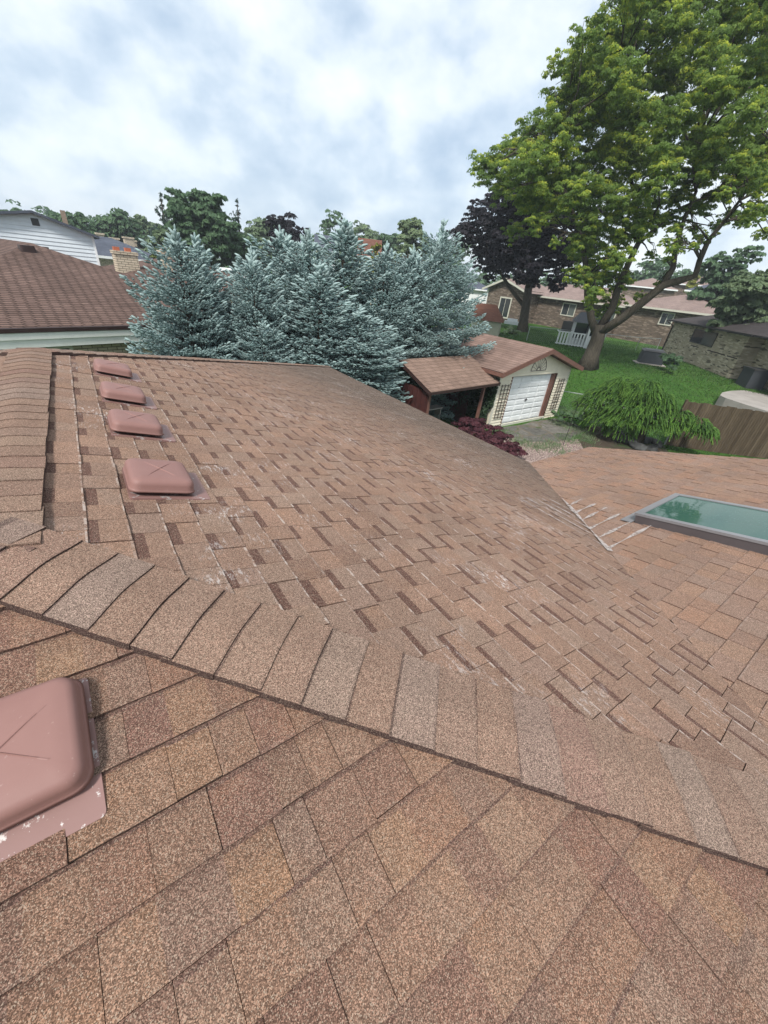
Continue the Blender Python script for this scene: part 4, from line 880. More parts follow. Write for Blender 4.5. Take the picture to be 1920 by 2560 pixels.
#FOLIAGE
# ------------------------------------------------------------------ foliage
def unit(v): return v/np.maximum(np.linalg.norm(v, axis=-1, keepdims=True), 1e-9)
def cards(P, N, size, rng, aspect=.55, droop=0.0):
    """leaf cards: folded along the midrib (two quads -> one 6 vertex leaf as 2 quads)"""
    n = len(P); a = unit(np.cross(N, rng.normal(size=(n, 3)))); a[:, 2] -= droop; a = unit(a); b = unit(np.cross(N, a)); N = unit(np.cross(a, b))
    s = (size*rng.uniform(.7, 1.3, n))[:, None]; l = a*s*.5; w = b*s*.5*aspect; f = N*s*.12
    V = np.stack([P-l, P-l*.1-w+f, P+l*.9-w*.25+f*.3, P+l, P-l*.1+w+f, P+l*.9+w*.25+f*.3], 1).reshape(-1, 3)
    i = np.arange(n)[:, None]*6
    F = np.concatenate([i+np.array([[0, 1, 2, 3]]), i+np.array([[0, 3, 5, 4]])], 1).reshape(-1, 4)
    return V, F
def crown(name, blobs, nleaf, size, mat, parent, seed, sub=14, subr=.33, flat=.55, tones=(0, .7), tip=.0, droop=0.0, aspect=.55, solid=.55):
    """blobs: (x,y,z,rx,ry,rz) ; every blob carries sub-clumps on its shell, every clump a drooping dome of leaves"""
    rng = np.random.default_rng(seed); B = np.array(blobs, float); vol = (B[:, 3]*B[:, 4]*B[:, 5])**(2/3); pr = vol/vol.sum(); Ps = []; Ns = []; Ts = []
    for b, p in zip(B, pr):
        nb_ = max(20, int(nleaf*p)); ns = max(4, int(sub*math.sqrt(max(b[3], .2)))); d = unit(rng.normal(size=(ns, 3))); d[:, 2] = np.where(rng.random(ns) < .35, np.abs(d[:, 2]), d[:, 2])
        rr = rng.uniform(solid, 1.05, ns)[:, None]; c = b[:3]+d*rr*b[3:6]; k = rng.integers(0, ns, nb_)
        sr = (subr*b[3:6].mean()*rng.uniform(.7, 1.4, ns))[k][:, None]
        e = unit(rng.normal(size=(nb_, 3))); e[:, 2] = np.abs(e[:, 2])*1.0-.35; q = rng.uniform(.55, 1.0, (nb_, 1)); P = c[k]+e*sr*q*np.array([1, 1, flat]); nr = unit(e*1.0+d[k]*.35+np.array([0, 0, .5])+rng.normal(size=(nb_, 3))*.4)
        ct = rng.random(ns)**1.3; tt = tones[0]+(tones[1]-tones[0])*(ct[k]*.65+rng.random(nb_)*.35)
        if tip: hot = (ct > .45)[k] & (e[:, 2] > .15); tt = np.where(hot, tt+tip*rng.uniform(.4, 1, nb_), tt)
        Ps.append(P); Ns.append(nr); Ts.append(np.clip(tt, 0, 1))
    P = np.concatenate(Ps); N = np.concatenate(Ns); t = np.concatenate(Ts); V, F = cards(P, N, size, rng, aspect, droop)
    return np_mesh(name, V, F, mat, parent, np.repeat(t, 2))
def envelope(n, cx_, cz, rx, rz, rng, br=(.28, .45), ry=None, shape='round'):
    out = []; ry = ry or rx
    for i in range(n):
        while True:
            p = rng.uniform(-1, 1, 3)
            if np.linalg.norm(p) < 1: break
        p = p/ max(np.linalg.norm(p), .2)*rng.uniform(.45, .85)
        r_ = rng.uniform(*br)*1.05
        if shape == 'pop': p[0] *= 1-.35*abs(p[2]); p[1] *= 1-.35*abs(p[2])
        out.append((cx_+p[0]*rx, p[1]*ry, cz+p[2]*rz, r_*rx, r_*ry, r_*min(rx, rz)*.9))
    return out
def view_right(): return np.array([_r[0], _r[1], 0])
def bg_tree(name, label, cat, px, ptop, pw, D, mat, n=2600, leaf=.5, seed=1, zlow=None, shape='round', group=None, tones=(0, .8), nb=16, bark_=None, thick=1.0):
    top = at(px, ptop, D); l = at(px-pw, ptop+40, D); r_ = at(px+pw, ptop+40, D); rx = float(np.linalg.norm(l-r_))/2; zb = float(gz(top[0], top[1])); H = float(top[2])-zb
    zl = (zlow if zlow is not None else .22)*H; cz = (zl+H)/2; rz = (H-zl)/2; rng = np.random.default_rng(seed)
    t_ = thing(name, label, cat, (float(top[0]), float(top[1]), zb), rng.uniform(0, 6), group)
    bl = envelope(nb, 0, cz, rx, rz*.98, rng, ry=rx*thick, shape=shape); bl.append((0, 0, cz, rx*.6, rx*.6, rz*.7))
    crown('crown', bl, int(n*1.7), leaf, mat, t_, seed, tones=tones, sub=24, subr=.30, solid=.35)
    m = MB(); rad = max(.12, rx*.05); m.tube([(0, 0, -.2), (rad*.2, 0, zl*.6), (0, rad*.3, cz), (0, 0, cz+rz*.4)], [rad*1.3, rad, rad*.6, rad*.2], 7)
    for k in range(5):
        b = bl[k*2 % len(bl)]; m.tube([(0, 0, zl+.3*k*rad), (b[0]*.5, b[1]*.5, (zl+b[2])/2+.3), b[:3]], [rad*.6, rad*.4, rad*.12], 5)
    m.build('trunk', bark_ or M['barkdk'], t_, smooth=True); return t_
def conifer(name, label, px, ptop, pw, D, mat, n=2500, seed=1, leaf=.45):
    top = at(px, ptop, D); rx = float(np.linalg.norm(at(px-pw, ptop+60, D)-at(px+pw, ptop+60, D)))/2; zb = float(gz(top[0], top[1])); H = float(top[2])-zb; rng = np.random.default_rng(seed)
    t_ = thing(name, label, 'tree', (float(top[0]), float(top[1]), zb)); bl = []
    L = 13
    for i in range(L):
        q = i/(L-1); rr = rx*(1-q)**.8+.12
        for k in range(max(1, int(5*(1-q))+1)): a = rng.uniform(0, 6.28); bl.append((math.cos(a)*rr*.6, math.sin(a)*rr*.6, H*(.12+.86*q), rr*.7, rr*.7, H*.05))
    crown('crown', bl, n, leaf, mat, t_, seed, droop=.5, aspect=.3); m = MB(); m.tube([(0, 0, -.2), (0, 0, H*.6), (0, 0, H*.97)], [rx*.12, rx*.07, .03], 6); m.build('trunk', M['barkdk'], t_, smooth=True); return t_
TG = 'trees on the skyline'
bg = [
 ('leafy_tree', 'dark tree at the far left edge of the skyline', 8, 508, 70, 85, 'lf_green'), ('leafy_tree', 'low round tree just left of the white gable peak', 45, 524, 45, 90, 'lf_green'),
 ('leafy_tree', 'rounded tree right behind the white gable roof slope', 158, 516, 56, 75, 'lf_green'), ('leafy_tree', 'broad tree between the white gable and the dark far roofs', 272, 519, 58, 80, 'lf_green'),
 ('leafy_tree', 'smaller pale tree above the far chimneys', 342, 530, 42, 85, 'lf_light'), ('leafy_tree', 'pale green tree right of the big round tree', 652, 524, 52, 72, 'lf_light'),
 ('leafy_tree', 'rounded green tree over the central blue spruces', 848, 540, 56, 78, 'lf_green'), ('leafy_tree', 'flat topped green tree beside the pale gabled house', 920, 552, 52, 88, 'lf_light'),
 ('leafy_tree', 'small green tree left of the tall pale poplar', 978, 556, 34, 84, 'lf_green'), ('leafy_tree', 'green tree low behind the purple maple left side', 1120, 590, 60, 95, 'lf_green'),
 ('leafy_tree', 'green tree seen between the locust limbs', 1655, 640, 75, 98, 'lf_green'), ('leafy_tree', 'green tree behind the slate blue garage roof', 1790, 655, 58, 105, 'lf_light'),
 ('leafy_tree', 'distant tree right of the golden tree', 1730, 672, 40, 112, 'lf_green')]
for i, (nm, lb, px, pt_, pw, D, mt) in enumerate(bg): bg_tree(nm, lb, 'tree', px, pt_, pw*1.3, D, M[mt], n=5200, leaf=.60, seed=20+i, group=TG, zlow=.08, nb=22)
bg_tree('leafy_tree', 'big round dark green tree rising above the left blue spruces', 'tree', 478, 448, 92, 48, M['lf_green'], n=16000, leaf=.42, seed=41, zlow=.02, nb=34)
bg_tree('leafy_tree', 'green tree adjoining the big round tree on its right', 'tree', 590, 545, 62, 50, M['lf_green'], n=6000, leaf=.42, seed=42, zlow=.02, nb=20)
bg_tree('leafy_tree', 'low lighter green tree left of the big round tree', 'tree', 395, 560, 52, 52, M['lf_light'], n=4500, leaf=.42, seed=43, zlow=.02, nb=16)
bg_tree('purple_tree', 'dark purple leaved tree on the skyline behind the spruces', 'tree', 722, 498, 56, 55, M['lf_purple'], n=6500, leaf=.40, seed=44, tones=(0, 1))
bg_tree('poplar_tree', 'tall pale green poplar near the right spruce', 'tree', 1032, 493, 46, 58, M['lf_light'], n=6500, leaf=.38, seed=45, shape='pop', zlow=.05, nb=22, tones=(.2, 1))
bg_tree('poplar_tree', 'shorter pale poplar leaning against the tall one', 'tree', 1068, 545, 26, 57, M['lf_light'], n=2500, leaf=.35, seed=46, shape='pop', zlow=.1)
bg_tree('brown_shrub_tree', 'brownish bushy tree below the pale poplar', 'tree', 1030, 602, 44, 50, M['lf_brown'], n=3200, leaf=.35, seed=47, zlow=.05)
bg_tree('golden_tree', 'small golden tree beside the cream two storey house', 'tree', 943, 594, 18, 55, M['lf_gold'], n=1300, leaf=.3, seed=48)
bg_tree('golden_tree', 'golden yellow tree behind the right locust limb', 'tree', 1752, 668, 20, 88, M['lf_gold'], n=1500, leaf=.42, seed=49)
bg_tree('arborvitae', 'yellow green oval arborvitae beside the cream chimney', 'tree', 384, 603, 18, 34, M['lf_arb'], n=2600, leaf=.16, seed=50, shape='pop', zlow=.1, nb=22)
conifer('fir_tree', 'dark fir showing left of the big round tree', 400, 486, 58, 60, M['lf_dark'], n=6000, seed=51)
conifer('fir_tree', 'small dark fir tip right of the big round tree', 592, 500, 48, 66, M['lf_dark'], n=5000, seed=52)
conifer('fir_tree', 'dark green fir below the pale gabled house', 905, 605, 16, 44, M['lf_dark'], n=1500, seed=53, leaf=.3)
bg_tree('leafy_tree', 'dense dark tree standing behind the right brick house', 'tree', 1860, 590, 88, 58, M['lf_green'], n=11000, leaf=.42, seed=54, zlow=.05, nb=28, tones=(0, .7))
bg_tree('leafy_tree', 'green tree leaning over the roof at the right edge', 'tree', 1930, 655, 100, 40, M['lf_light'], n=15000, leaf=.30, seed=55, zlow=.25, nb=30, tones=(.1, 1))
# distant wood closing the horizon
rng = np.random.default_rng(5); bl = []
for az in np.arange(-60, 140, 1.6):
    D = rng.uniform(120, 150); a = R(az); h_ = rng.uniform(3.2, 5.6); bl.append((D*math.sin(a), D*math.cos(a), -.4+h_*.3, 4.6, 4.6, h_))
fw = crown('far_wood', bl, 30000, 1.2, M['lf_green'], None, 77, sub=10); tag(fw, 'low belt of far off trees closing the horizon', 'trees', kind='stuff')
# purple maple
def on_plane(px, py, base):
    n_ = np.array([base[0]-CAM[0], base[1]-CAM[1], 0.0]); return onpl(px, py, n_, base)
def big_tree(name, label, base, limbs, blobs, mat, bark_, nleaf, leaf, seed, depth, **k):
    """limbs: photo polylines with radii in metres and depth offsets; blobs: photo circles"""
    base = np.array(base, float); t_ = thing(name, label, 'tree', tuple(base)); n_ = unit(np.array([base[0]-CAM[0], base[1]-CAM[1], 0.0])); rng = np.random.default_rng(seed); m = MB(); tips = []
    for pl in limbs:
        pts = [tuple(on_plane(px, py, base+n_*dp)-base) for px, py, r_, dp in pl]; m.tube(pts, [q[2] for q in pl], 10, wob=.08); tips += [np.array(p) for p in pts[1:]]
    bl = []
    for px, py, pr in blobs:
        for j in range(2 if pr > 60 else 1):
            dp = rng.uniform(-depth, depth)*(1 if j == 0 else .8); B_ = base+n_*dp; c = on_plane(px+rng.uniform(-12, 12), py+rng.uniform(-12, 12), B_); e = on_plane(px+pr, py, B_); rr = float(np.linalg.norm(e-c)); c = c-base
            bl.append((*c, rr, rr, rr*.78))
            tp = min(tips, key=lambda q: np.linalg.norm(q-c)+(5 if q[2] > c[2]+1 else 0)); mid_ = (tp+c)/2+np.array([0, 0, .12*np.linalg.norm(tp-c)])
            rb = .022+.005*np.linalg.norm(tp-c); m.tube([tuple(tp), tuple(mid_+rng.normal(size=3)*.2), tuple(c)], [rb*1.6, rb, rb*.4], 5)
            for q in range(3): e2 = c+unit(rng.normal(size=3))*rr*.75; m.tube([tuple(mid_), tuple((mid_+e2)/2+np.array([0, 0, .2])), tuple(e2)], [rb*.6, rb*.4, .012], 4)
    m.build('trunk', bark_, t_, smooth=True); crown('crown', bl, nleaf, leaf, mat, t_, seed+1, **k); return t_
mb_ = onz(1306, 830, -2.93)
big_tree('purple_maple', 'broad dark purple maple standing on the lawn before the long brick house', mb_,
 [[(1303, 834, .62, 0), (1308, 800, .45, 0), (1316, 752, .40, 0), (1322, 715, .36, 0)], [(1322, 718, .33, 0), (1350, 680, .24, .5), (1372, 630, .16, 1), (1390, 570, .08, 1)], [(1320, 725, .3, 0), (1322, 660, .24, -.5), (1310, 590, .15, -1), (1300, 520, .07, -1)], [(1312, 768, .20, 0), (1286, 735, .17, 0), (1262, 700, .14, .3), (1230, 640, .09, .5), (1200, 580, .05, 1)]],
 [(1185, 530, 42), (1180, 590, 44), (1195, 640, 42), (1210, 690, 30), (1240, 560, 60), (1250, 640, 62), (1300, 600, 66), (1310, 520, 62), (1360, 560, 62), (1370, 640, 58), (1410, 600, 50), (1415, 660, 42), (1330, 680, 42), (1395, 700, 26), (1290, 700, 24), (1225, 490, 45), (1270, 460, 50), (1345, 480, 50), (1440, 690, 30), (1460, 620, 50), (1470, 560, 50), (1440, 520, 55), (1400, 480, 50), (1270, 520, 55), (1200, 560, 50), (1160, 560, 24), (1350, 620, 60), (1300, 660, 48), (1380, 720, 24), (1440, 650, 44), (1480, 680, 26)],
 M['lf_purple'], M['bark'], 60000, .30, 61, 3.2, tones=(0, 1), subr=.26, sub=34, solid=.3)
# honey locust
lb_ = onz(1475, 917, -3.1)
LIMBS = [[(1466, 922, 0.71, 0), (1476, 890, 0.48, 0), (1492, 850, 0.41, 0), (1502, 812, 0.39, 0)],
 [(1490, 835, 0.26, 0), (1478, 800, 0.21, -.2), (1468, 740, 0.19, -.3), (1468, 690, 0.17, -.4), (1455, 600, 0.12, -.8), (1420, 500, 0.09, -1.2), (1380, 380, 0.05, -1.5)],
 [(1502, 815, 0.26, .1), (1530, 770, 0.21, .2), (1548, 710, 0.19, .3), (1575, 650, 0.16, .4), (1600, 600, 0.15, .5), (1590, 500, 0.11, .8), (1560, 380, 0.08, 1), (1530, 250, 0.04, 1)],
 [(1500, 830, 0.28, -.1), (1555, 795, 0.25, -.2), (1610, 752, 0.23, -.3), (1660, 712, 0.21, -.3), (1700, 702, 0.19, -.4), (1738, 690, 0.16, -.4), (1750, 650, 0.14, -.5), (1772, 600, 0.12, -.5), (1810, 555, 0.09, -.6), (1850, 500, 0.07, -.7), (1910, 470, 0.05, -.8), (1960, 420, 0.03, -1)],
 [(1655, 715, 0.19, -.3), (1682, 670, 0.15, 0), (1690, 610, 0.13, .3), (1710, 550, 0.10, .5), (1740, 480, 0.08, .8), (1730, 380, 0.05, 1)],
 [(1600, 605, 0.11, .5), (1650, 560, 0.09, .7), (1700, 520, 0.06, .9), (1790, 480, 0.03, 1)]]
rng = np.random.default_rng(9); BL = []
for px, py, pr in ((1450, 600, 50), (1440, 680, 42), (1480, 700, 44), (1520, 600, 58), (1530, 690, 42), (1490, 740, 36), (1550, 640, 46), (1600, 570, 44), (1700, 545, 36), (1745, 520, 42), (1785, 500, 42), (1835, 470, 50), (1660, 600, 28), (1620, 545, 44), (1680, 640, 24), (1880, 545, 40), (1850, 570, 26), (1915, 575, 36), (1870, 480, 46), (1900, 520, 40), (1640, 520, 50), (1690, 500, 48), (1720, 470, 44), (1215, 430, 38), (1250, 400, 48), (1262, 470, 50), (1300, 360, 52), (1310, 440, 60), (1300, 520, 48), (1345, 340, 55), (1360, 410, 65), (1350, 490, 62), (1345, 560, 42), (1300, 590, 26), (1410, 340, 62), (1430, 430, 70), (1420, 520, 62), (1380, 600, 30),
 (1385, 250, 52), (1400, 170, 42), (1440, 240, 62), (1450, 110, 52), (1480, 180, 66), (1500, 290, 72), (1500, 380, 75), (1490, 480, 68), (1480, 570, 60), (1470, 640, 48), (1500, 60, 56), (1560, 110, 78), (1560, 210, 78), (1580, 310, 80), (1580, 420, 76), (1560, 520, 64), (1560, 600, 44), (1520, 660, 44), (1500, 700, 38), (1600, 20, 75), (1660, 90, 85), (1660, 200, 85), (1670, 310, 82), (1660, 410, 72), (1640, 480, 52), (1640, 560, 30), (1690, 580, 28), (1730, 610, 22),
 (1720, 0, 85), (1760, 130, 90), (1770, 240, 88), (1770, 350, 74), (1750, 430, 50), (1790, 440, 40), (1800, 500, 34), (1850, 60, 95), (1870, 190, 90), (1870, 300, 80), (1880, 390, 62), (1900, 450, 45), (1950, 120, 95), (1960, 260, 90), (1960, 380, 66), (1840, 560, 26), (1880, 540, 30), (1540, 760, 30), (1590, 740, 30), (1570, 700, 28), (1630, 700, 24), (1760, 600, 24), (1790, 560, 30), (1730, 570, 30), (1700, 610, 24), (1665, 650, 22), (1830, 540, 28), (1480, 770, 16), (1505, 790, 14), (1620, 640, 28), (1850, 440, 70), (1780, 400, 80), (1910, 400, 70), (1880, 480, 55), (1560, -60, 80), (1700, -100, 95), (1850, -70, 95), (1980, 0, 90)):
    BL.append((px, py, pr))
big_tree('honey_locust', 'huge honey locust with yellow green tips and forking limbs at the right', lb_, LIMBS, BL, M['lf_locust'], M['bark'], 380000, .145, 71, 4.0, tones=(0, .6), tip=.45, subr=.23, sub=46, flat=.75, droop=.6, aspect=.42, solid=.25)
# ------------------------------------------------------------------ blue spruces
def sprigs(P, A, L, rng, rad=.20, k=5, needles=8, nl=.32):
    """short needle covered shoots: a faceted spindle plus loose needle slivers. returns V (tris) F"""
    n = len(P); A = unit(A); X = unit(np.cross(A, rng.normal(size=(n, 3)))); Y = np.cross(A, X); L = L[:, None]
    q = np.arange(k)*2*math.pi/k; rings = []
    for h, w in ((.0, .35), (.45, 1.0), (.85, .62)):
        ring = P[:, None]+A[:, None]*(L*h)[:, None]+(X[:, None]*np.cos(q)[None, :, None]+Y[:, None]*np.sin(q)[None, :, None])*(L*rad*w)[:, None]; rings.append(ring)
    tip = (P+A*L)[:, None]; V = np.concatenate(rings+[tip], 1); m = 3*k+1; f = []
    for r_ in range(2):
        for j in range(k): a, b = r_*k+j, r_*k+(j+1) % k; f += [(a, b, b+k), (a, b+k, a+k)]
    for j in range(k): f.append((2*k+j, 2*k+(j+1) % k, 3*k))
    f = np.array(f); F = (np.arange(n)[:, None, None]*m+f[None]).reshape(-1, 3); V = V.reshape(-1, 3)
    # needles
    if needles:
        h = rng.uniform(.05, .95, (n, needles))[..., None]; a = rng.uniform(0, 6.28, (n, needles))[..., None]; d = unit(X[:, None]*np.cos(a)+Y[:, None]*np.sin(a)+A[:, None]*.75)
        s = P[:, None]+A[:, None]*(L[:, None]*h); e = s+d*(L*nl)[:, None]; sd_ = unit(np.cross(d, A[:, None]))*(L*.030)[:, None]
        V2 = np.stack([s-sd_, s+sd_, e], 2).reshape(-1, 3); F2 = np.arange(len(V2)).reshape(-1, 3)+len(V); V = np.concatenate([V, V2]); F = np.concatenate([F, F2])
    return V, F, len(f), needles
def spruce_mesh(H, Rb, seed, nwh=22, lead=1, ex=.5):
    rng = np.random.default_rng(seed); P = []; A = []; L = []; T_ = []; wood = MB(); wood.tube([(0, 0, -.2), (.03, .02, H*.5), (0, 0, H*.98)], [.13, .08, .012], 8)
    for w in range(nwh):
        q = w/(nwh-1); z = H*(.03+.89*q**.95); reach = Rb*min(1, .72+.6*q)*(1-q)**ex*rng.uniform(.88, 1.08)+.12; nb_ = int(rng.integers(8, 11)) if q < .8 else 6; a0 = rng.uniform(0, 6.28)
        for b in range(nb_):
            az = a0+b*2*math.pi/nb_+rng.uniform(-.25, .25); r_ = reach*rng.uniform(.66, 1.16); rise = .02+.45*q**1.4; zz = z+rng.uniform(-.04, .04)*H*.3
            dr = np.array([math.cos(az), math.sin(az), 0]); sd_ = np.array([-dr[1], dr[0], 0]); ns = max(3, int(r_/.105)); fan = .46*r_
            def bp(t): return np.array([0, 0, zz])+dr*r_*t+np.array([0, 0, r_*(rise*t-.26*t*(1-q)+.20*t*t*t)])
            wood.tube([tuple(bp(0)), tuple(bp(.5)), tuple(bp(.95))], [.022, .014, .005], 4)
            for i in range(ns):
                t = (i+.5)/ns
                if t < .30 and r_ > .8: continue
                side = fan*(1-t)**.55*min(1, t*2.0)+.05
                for sg in (-1, 1):
                    m = max(1, int(side/.10))
                    for j in range(m):
                        u = (j+.6)/m; c = bp(t)+sd_*sg*side*u+dr*side*u*.40+np.array([0, 0, -.05*side*u+rng.uniform(-.04, .03)])
                        for e in range(2):
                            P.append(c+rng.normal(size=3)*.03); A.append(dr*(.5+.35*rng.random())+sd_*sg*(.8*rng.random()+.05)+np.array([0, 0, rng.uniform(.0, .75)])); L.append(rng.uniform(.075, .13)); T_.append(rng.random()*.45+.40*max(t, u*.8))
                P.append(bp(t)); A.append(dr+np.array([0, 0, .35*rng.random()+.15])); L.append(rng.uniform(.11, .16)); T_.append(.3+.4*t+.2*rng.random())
            P.append(bp(.97)); A.append(dr+np.array([0, 0, .55])); L.append(.19); T_.append(.85)
    for l_ in range(lead):
        o = np.array([rng.uniform(-.16, .16)*l_, rng.uniform(-.16, .16)*l_, 0]); ht = H*(1.0-.035*l_)
        for i in range(8): P.append(np.array([0, 0, ht*.90])+o+np.array([0, 0, i*.075])); A.append(np.array([rng.normal()*.06, rng.normal()*.06, 1])); L.append(.15); T_.append(.8)
        for i in range(26): a = rng.uniform(0, 6.28); hh = rng.uniform(.86, .985); P.append(np.array([0, 0, ht*hh])+o); A.append(np.array([math.cos(a), math.sin(a), 1.2])); L.append(rng.uniform(.12, .30)*(1.6-hh)*1.5); T_.append(.85)
    P = np.array(P); A = np.array(A); L = np.array(L); T_ = np.clip(np.array(T_), 0, 1); V, F, nf, nn = sprigs(P, A, L, rng, rad=.21, k=4, needles=6, nl=.34)
    tone = np.concatenate([np.repeat(T_, nf), np.repeat(np.clip(T_+.12, 0, 1), nn)]); return V, F, tone, wood
PROTO = {}
def spruce(label, px, ptop, D, Rb, seed, var, lead=1):
    top = at(px, ptop, D); zb = float(gz(top[0], top[1])); Ht = (float(top[2])-zb)/1.0; grp = 'blue spruces in the row behind the roof'; loc = (float(top[0]), float(top[1]), zb)
    if var not in PROTO:
        t_ = thing('blue_spruce', label, 'tree', loc, seed*1.3, grp); PROTO[var] = (t_, Ht, Rb)
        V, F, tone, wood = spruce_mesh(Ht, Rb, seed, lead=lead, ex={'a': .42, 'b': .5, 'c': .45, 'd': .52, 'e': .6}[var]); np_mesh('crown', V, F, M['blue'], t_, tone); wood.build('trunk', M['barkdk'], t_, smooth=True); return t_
    p, H0, R0 = PROTO[var]; t_ = copy_tree(p); t_.location = loc; t_.rotation_euler = (0, 0, seed*1.3); t_['label'] = label; t_.scale = (Rb/R0, Rb/R0, Ht/H0); return t_
SP = [('leftmost blue spruce, wide and bushy, with two tall thin leaders', 437, 572, 13.8, 1.8, 3, 'a', 2), ('blue spruce crown joined to the right flank of the leftmost one', 487, 592, 14.3, 1.35, 4, 'b', 2), ('second full blue spruce from the left, right of the white trailer', 628, 628, 14.0, 1.6, 5, 'c', 1),
 ('pointed blue spruce third of the row, below the purple tree', 700, 572, 15.8, 2.4, 6, 'a', 1), ('blue spruce with many upright tips in the middle of the row', 774, 574, 15.2, 2.1, 7, 'd', 3), ('tallest narrow blue spruce right of the row middle', 860, 556, 16.6, 2.5, 8, 'b', 1), ('low spreading blue spruce in front, touching the near roof edge', 900, 770, 14.0, 2.2, 9, 'c', 2),
 ('slender blue spruce left of the big right one', 968, 606, 16.4, 2.3, 10, 'd', 1), ('short blue spruce squeezed beside the big right one', 1035, 618, 17.2, 2.0, 11, 'a', 1), ('big rightmost blue spruce rising behind the lean-to shed', 1112, 550, 18.0, 3.3, 12, 'e', 4), ('blue spruce with a rounded front in the gap left of the row middle', 800, 665, 14.0, 2.0, 13, 'b', 1), ('small blue spruce low at the far edge of the near roof', 655, 800, 13.0, 1.6, 14, 'd', 1)]
for lb, px, pt_, D, Rb, sd_, vr, ld in SP: spruce(lb, px, pt_, D, Rb, sd_, vr, lead=ld)
# ------------------------------------------------------------------ weeping spruce
rng = np.random.default_rng(15); wb_ = onz(1595, 1112, -4.4); ws = thing('weeping_spruce', 'bright green weeping spruce mounded over rocks before the brown fence', 'tree', tuple(map(float, wb_)))
n_ = unit(np.array([wb_[0]-CAM[0], wb_[1]-CAM[1], 0.0])); P = []; A = []; L = []; T_ = []
wood = MB(); wood.tube([(0, 0, -.1), (.05, .05, .5), (0, .1, 1.0), (-.1, 0, 1.35)], [.16, .13, .11, .06], 8, wob=.1)
for px, py, pr, dp, nstr in ((1500, 1010, 48, 0, 70), (1550, 985, 52, .1, 80), (1600, 990, 56, 0, 85), (1640, 1015, 48, .1, 75), (1560, 1040, 55, -.5, 80), (1610, 1045, 52, -.5, 70), (1500, 1050, 34, -.3, 45), (1690, 1050, 38, .2, 55), (1735, 1066, 34, .3, 55), (1470, 1010, 24, .1, 30), (1660, 1070, 30, -.2, 35), (1550, 1075, 36, -.3, 35), (1762, 1080, 22, .3, 25)):
    B_ = np.array(wb_)+n_*dp; c = on_plane(px, py, B_); rr = float(np.linalg.norm(on_plane(px+pr, py, B_)-c)); c = c-np.array(wb_); wood.tube([(0, 0, .8), tuple((c*.5)+np.array([0, 0, .75])), tuple(c)], [.05, .035, .015], 5)
    for s_ in range(int(nstr*3.4)):
        a = rng.uniform(0, 6.28); el_ = rng.uniform(-.35, 1.0); rd = rr*math.sqrt(1-el_*el_*.9); p = c+np.array([math.cos(a)*rd*.78, math.sin(a)*rd*.78, rr*.85*el_]); dd = np.array([math.cos(a)*.8, math.sin(a)*.8, .35]); ln = rng.uniform(.22, .5); nn = int(ln/.07); tn = rng.random()
        for i in range(nn):
            dd = unit(dd+np.array([0, 0, -.30])+rng.normal(size=3)*.06); p = p+dd*.07
            if p[2] < .25: break
            P.append(p.copy()); A.append(dd.copy()); L.append(.135*(1-.3*i/nn)); T_.append(.10+.5*tn+.35*i/nn*rng.random())
P = np.array(P); V, F, nf, nn = sprigs(P, np.array(A), np.array(L), rng, rad=.19, k=4, needles=6); T_ = np.clip(np.array(T_), 0, 1)
np_mesh('crown', V, F, M['weep'], ws, np.concatenate([np.repeat(T_, nf), np.repeat(T_, nn)])); wood.build('trunk', M['barkdk'], ws, smooth=True)
# red lace-leaf maple below the eave
def shrub(name, label, cat, pts, mat, n, leaf, seed, zb=-4.4, **k):
    B_ = onz(*pts[0][:2], zb); t_ = thing(name, label, cat, (float(B_[0]), float(B_[1]), zb)); bl = []
    for px, py, D, r_ in pts[1:]: c = at(px, py, D); bl.append((c[0]-B_[0], c[1]-B_[1], c[2]-zb, r_, r_, r_*.7))
    crown('crown', bl, n, leaf, mat, t_, seed, **k); m = MB()
    for b in bl: m.tube([(0, 0, 0), (b[0]*.4, b[1]*.4, b[2]*.6), (b[0], b[1], b[2])], [.05, .03, .01], 5)
    m.build('stem', M['barkdk'], t_, smooth=True); return t_
shrub('japanese_maple', 'low dark red lace leaf maple beside the near roof edge', 'shrub', [(1225, 1110), (1165, 1066, 14.6, .50), (1195, 1075, 14.4, .55), (1230, 1092, 14.2, .55), (1262, 1112, 14.0, .48), (1290, 1135, 13.6, .38), (1215, 1110, 13.8, .6), (1250, 1140, 13.2, .5)], M['lf_red'], 15000, .10, 81, tones=(0, 1), aspect=.3, droop=.5, sub=40)
# ivy on the garage side
iv = thing('ivy', 'dark ivy climbing the garage corner beside the open shed', 'climbing plant', tuple(gw(-.02, 0, 0)), gar.rotation_euler[2]); rng = np.random.default_rng(4); N_ = 9000
y = rng.uniform(-.05, 1.9, N_); z = rng.uniform(0, 1, N_)**.8*2.1; x = -.05-rng.gamma(1.4, .09, N_)-.25*(np.sin(z*3+y*4) > .2); keep = rng.random(N_) < (1-.35*(z/2.1)*(y < .2)); P = np.stack([x, y, z], 1)[keep]
V, F = cards(P, unit(np.stack([-np.ones(len(P)), rng.normal(size=len(P))*.5, .5+rng.normal(size=len(P))*.4], 1)), .085, rng, .8); np_mesh('leaves', V, F, M['lf_ivy'], iv, np.repeat(rng.random(len(P)), 2))
m = MB()
for k in range(6): m.tube([(-.03, .1+k*.3, 0), (-.05, .2+k*.28, 1.0), (-.03, .15+k*.3, 1.9)], [.02, .015, .008], 5)
m.build('stem', M['barkdk'], iv, smooth=True)
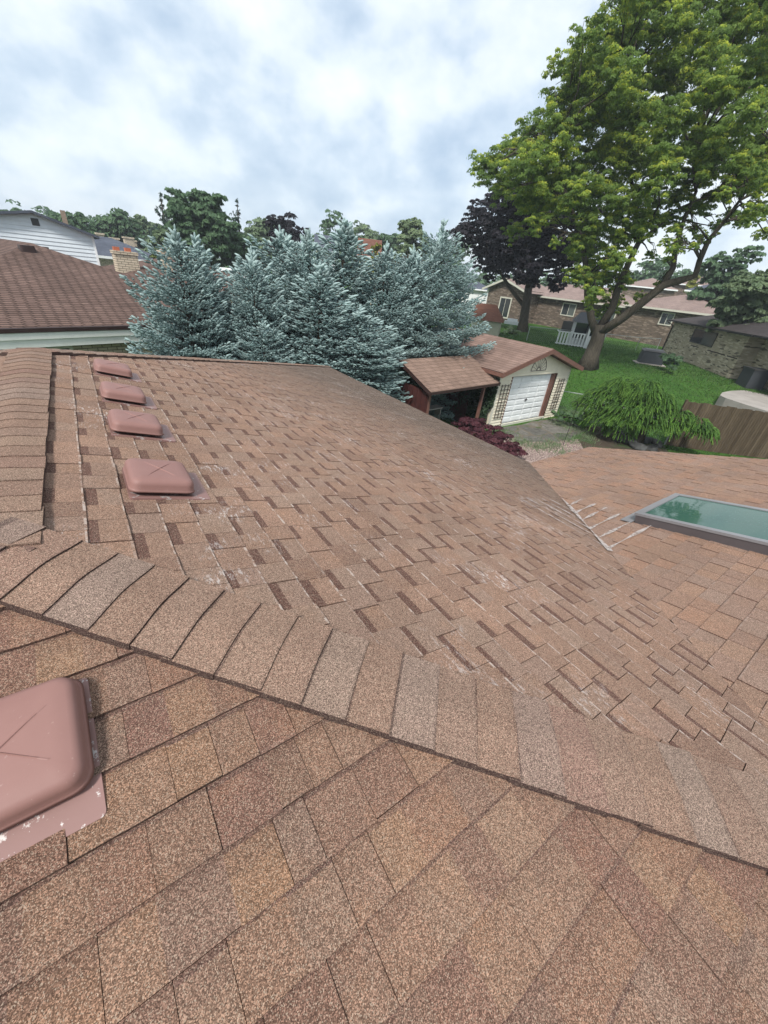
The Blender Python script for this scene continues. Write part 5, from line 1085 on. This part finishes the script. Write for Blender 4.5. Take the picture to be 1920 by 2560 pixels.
# small plants and ground cover
shrub('bush', 'leafy bush at the foot of the right brick wall beside the generator', 'shrub', [(1680, 905), (1672, 900, 33.5, .55), (1686, 908, 32.5, .6), (1660, 895, 34, .4)], M['lf_green'], 2600, .16, 82, zb=-2.93)
shrub('bush', 'low weedy clump at the right corner of the garage', 'shrub', [(1400, 1048), (1395, 1036, 19.6, .3), (1415, 1042, 19.4, .35), (1440, 1046, 19.4, .3)], M['lf_green'], 3000, .10, 83, tones=(.3, 1))
shrub('bush', 'pale green bush left of the purple maple trunk', 'shrub', [(1278, 836), (1270, 826, 43, .7), (1284, 832, 42.5, .6)], M['lf_light'], 1800, .18, 84, zb=-2.93)
def tufts(name, label, pts, n, h, mat, seed, spread):
    rng = np.random.default_rng(seed); C_ = np.array([onz(px, py, -4.4)[:2] for px, py in pts]); k = rng.integers(0, len(C_), n); xy = C_[k]+rng.normal(size=(n, 2))*spread; P = np.stack([xy[:, 0], xy[:, 1], gz(xy[:, 0], xy[:, 1])], 1)
    d = unit(np.stack([rng.normal(size=n)*.4, rng.normal(size=n)*.4, np.ones(n)], 1)); hh = (h*rng.uniform(.4, 1.2, n))[:, None]; s = unit(np.cross(d, rng.normal(size=(n, 3))))*.008
    V = np.stack([P-s, P+s, P+d*hh+s*.3, P+d*hh-s*.3], 1).reshape(-1, 3); o = np_mesh(name, V, np.arange(len(V)).reshape(-1, 4), mat, None, rng.random(n)); return tag(o, label, 'grass', kind='stuff')
tufts('grass_tufts', 'ragged grass and weeds round the flagstones and gravel', ((1400, 1060), (1440, 1075), (1470, 1050), (1420, 1100), (1380, 1112), (1300, 1105), (1345, 1118), (1460, 1095), (1500, 1060), (1480, 1030), (1430, 1035), (1250, 1080), (1420, 1140)), 7000, .11, M['lf_light'], 91, .28)

rng = np.random.default_rng(33); n = 60000; r_ = np.sqrt(rng.uniform(20**2, 52**2, n)); a = rng.uniform(R(45), R(84), n); xy = np.stack([r_*np.sin(a), r_*np.cos(a)], 1); P = np.stack([xy[:, 0], xy[:, 1], gz(xy[:, 0], xy[:, 1])], 1)
d = unit(np.stack([rng.normal(size=n)*.5, rng.normal(size=n)*.5, np.ones(n)], 1)); hh = (rng.uniform(.03, .10, n))[:, None]; s_ = unit(np.cross(d, rng.normal(size=(n, 3))))*.022
V = np.stack([P-s_, P+s_, P+d*hh+s_*.3, P+d*hh-s_*.3], 1).reshape(-1, 3); M['blade'] = leafmat('lawn blades', [(.030, .080, .014), (.06, .125, .025), (.12, .17, .05)], .3)
tag(np_mesh('lawn_grass', V, np.arange(len(V)).reshape(-1, 4), M['blade'], None, rng.random(n)**1.6), 'uneven longer grass standing over the mown lawn', 'grass', kind='stuff')
# ------------------------------------------------------------------ haze
hm = bpy.data.materials.new('thin summer haze'); hm.use_nodes = True; ht = hm.node_tree; ht.nodes.clear()
ho = ht.nodes.new('ShaderNodeOutputMaterial'); pv = ht.nodes.new('ShaderNodeVolumePrincipled'); pv.inputs['Color'].default_value = (.86, .92, 1, 1); pv.inputs['Density'].default_value = .0008
ht.links.new(pv.outputs[0], ho.inputs['Volume'])
m = MB(); m.box(-930, 930, -930, 930, -5.9, 26); tag(m.build('haze', hm), kind='stuff')
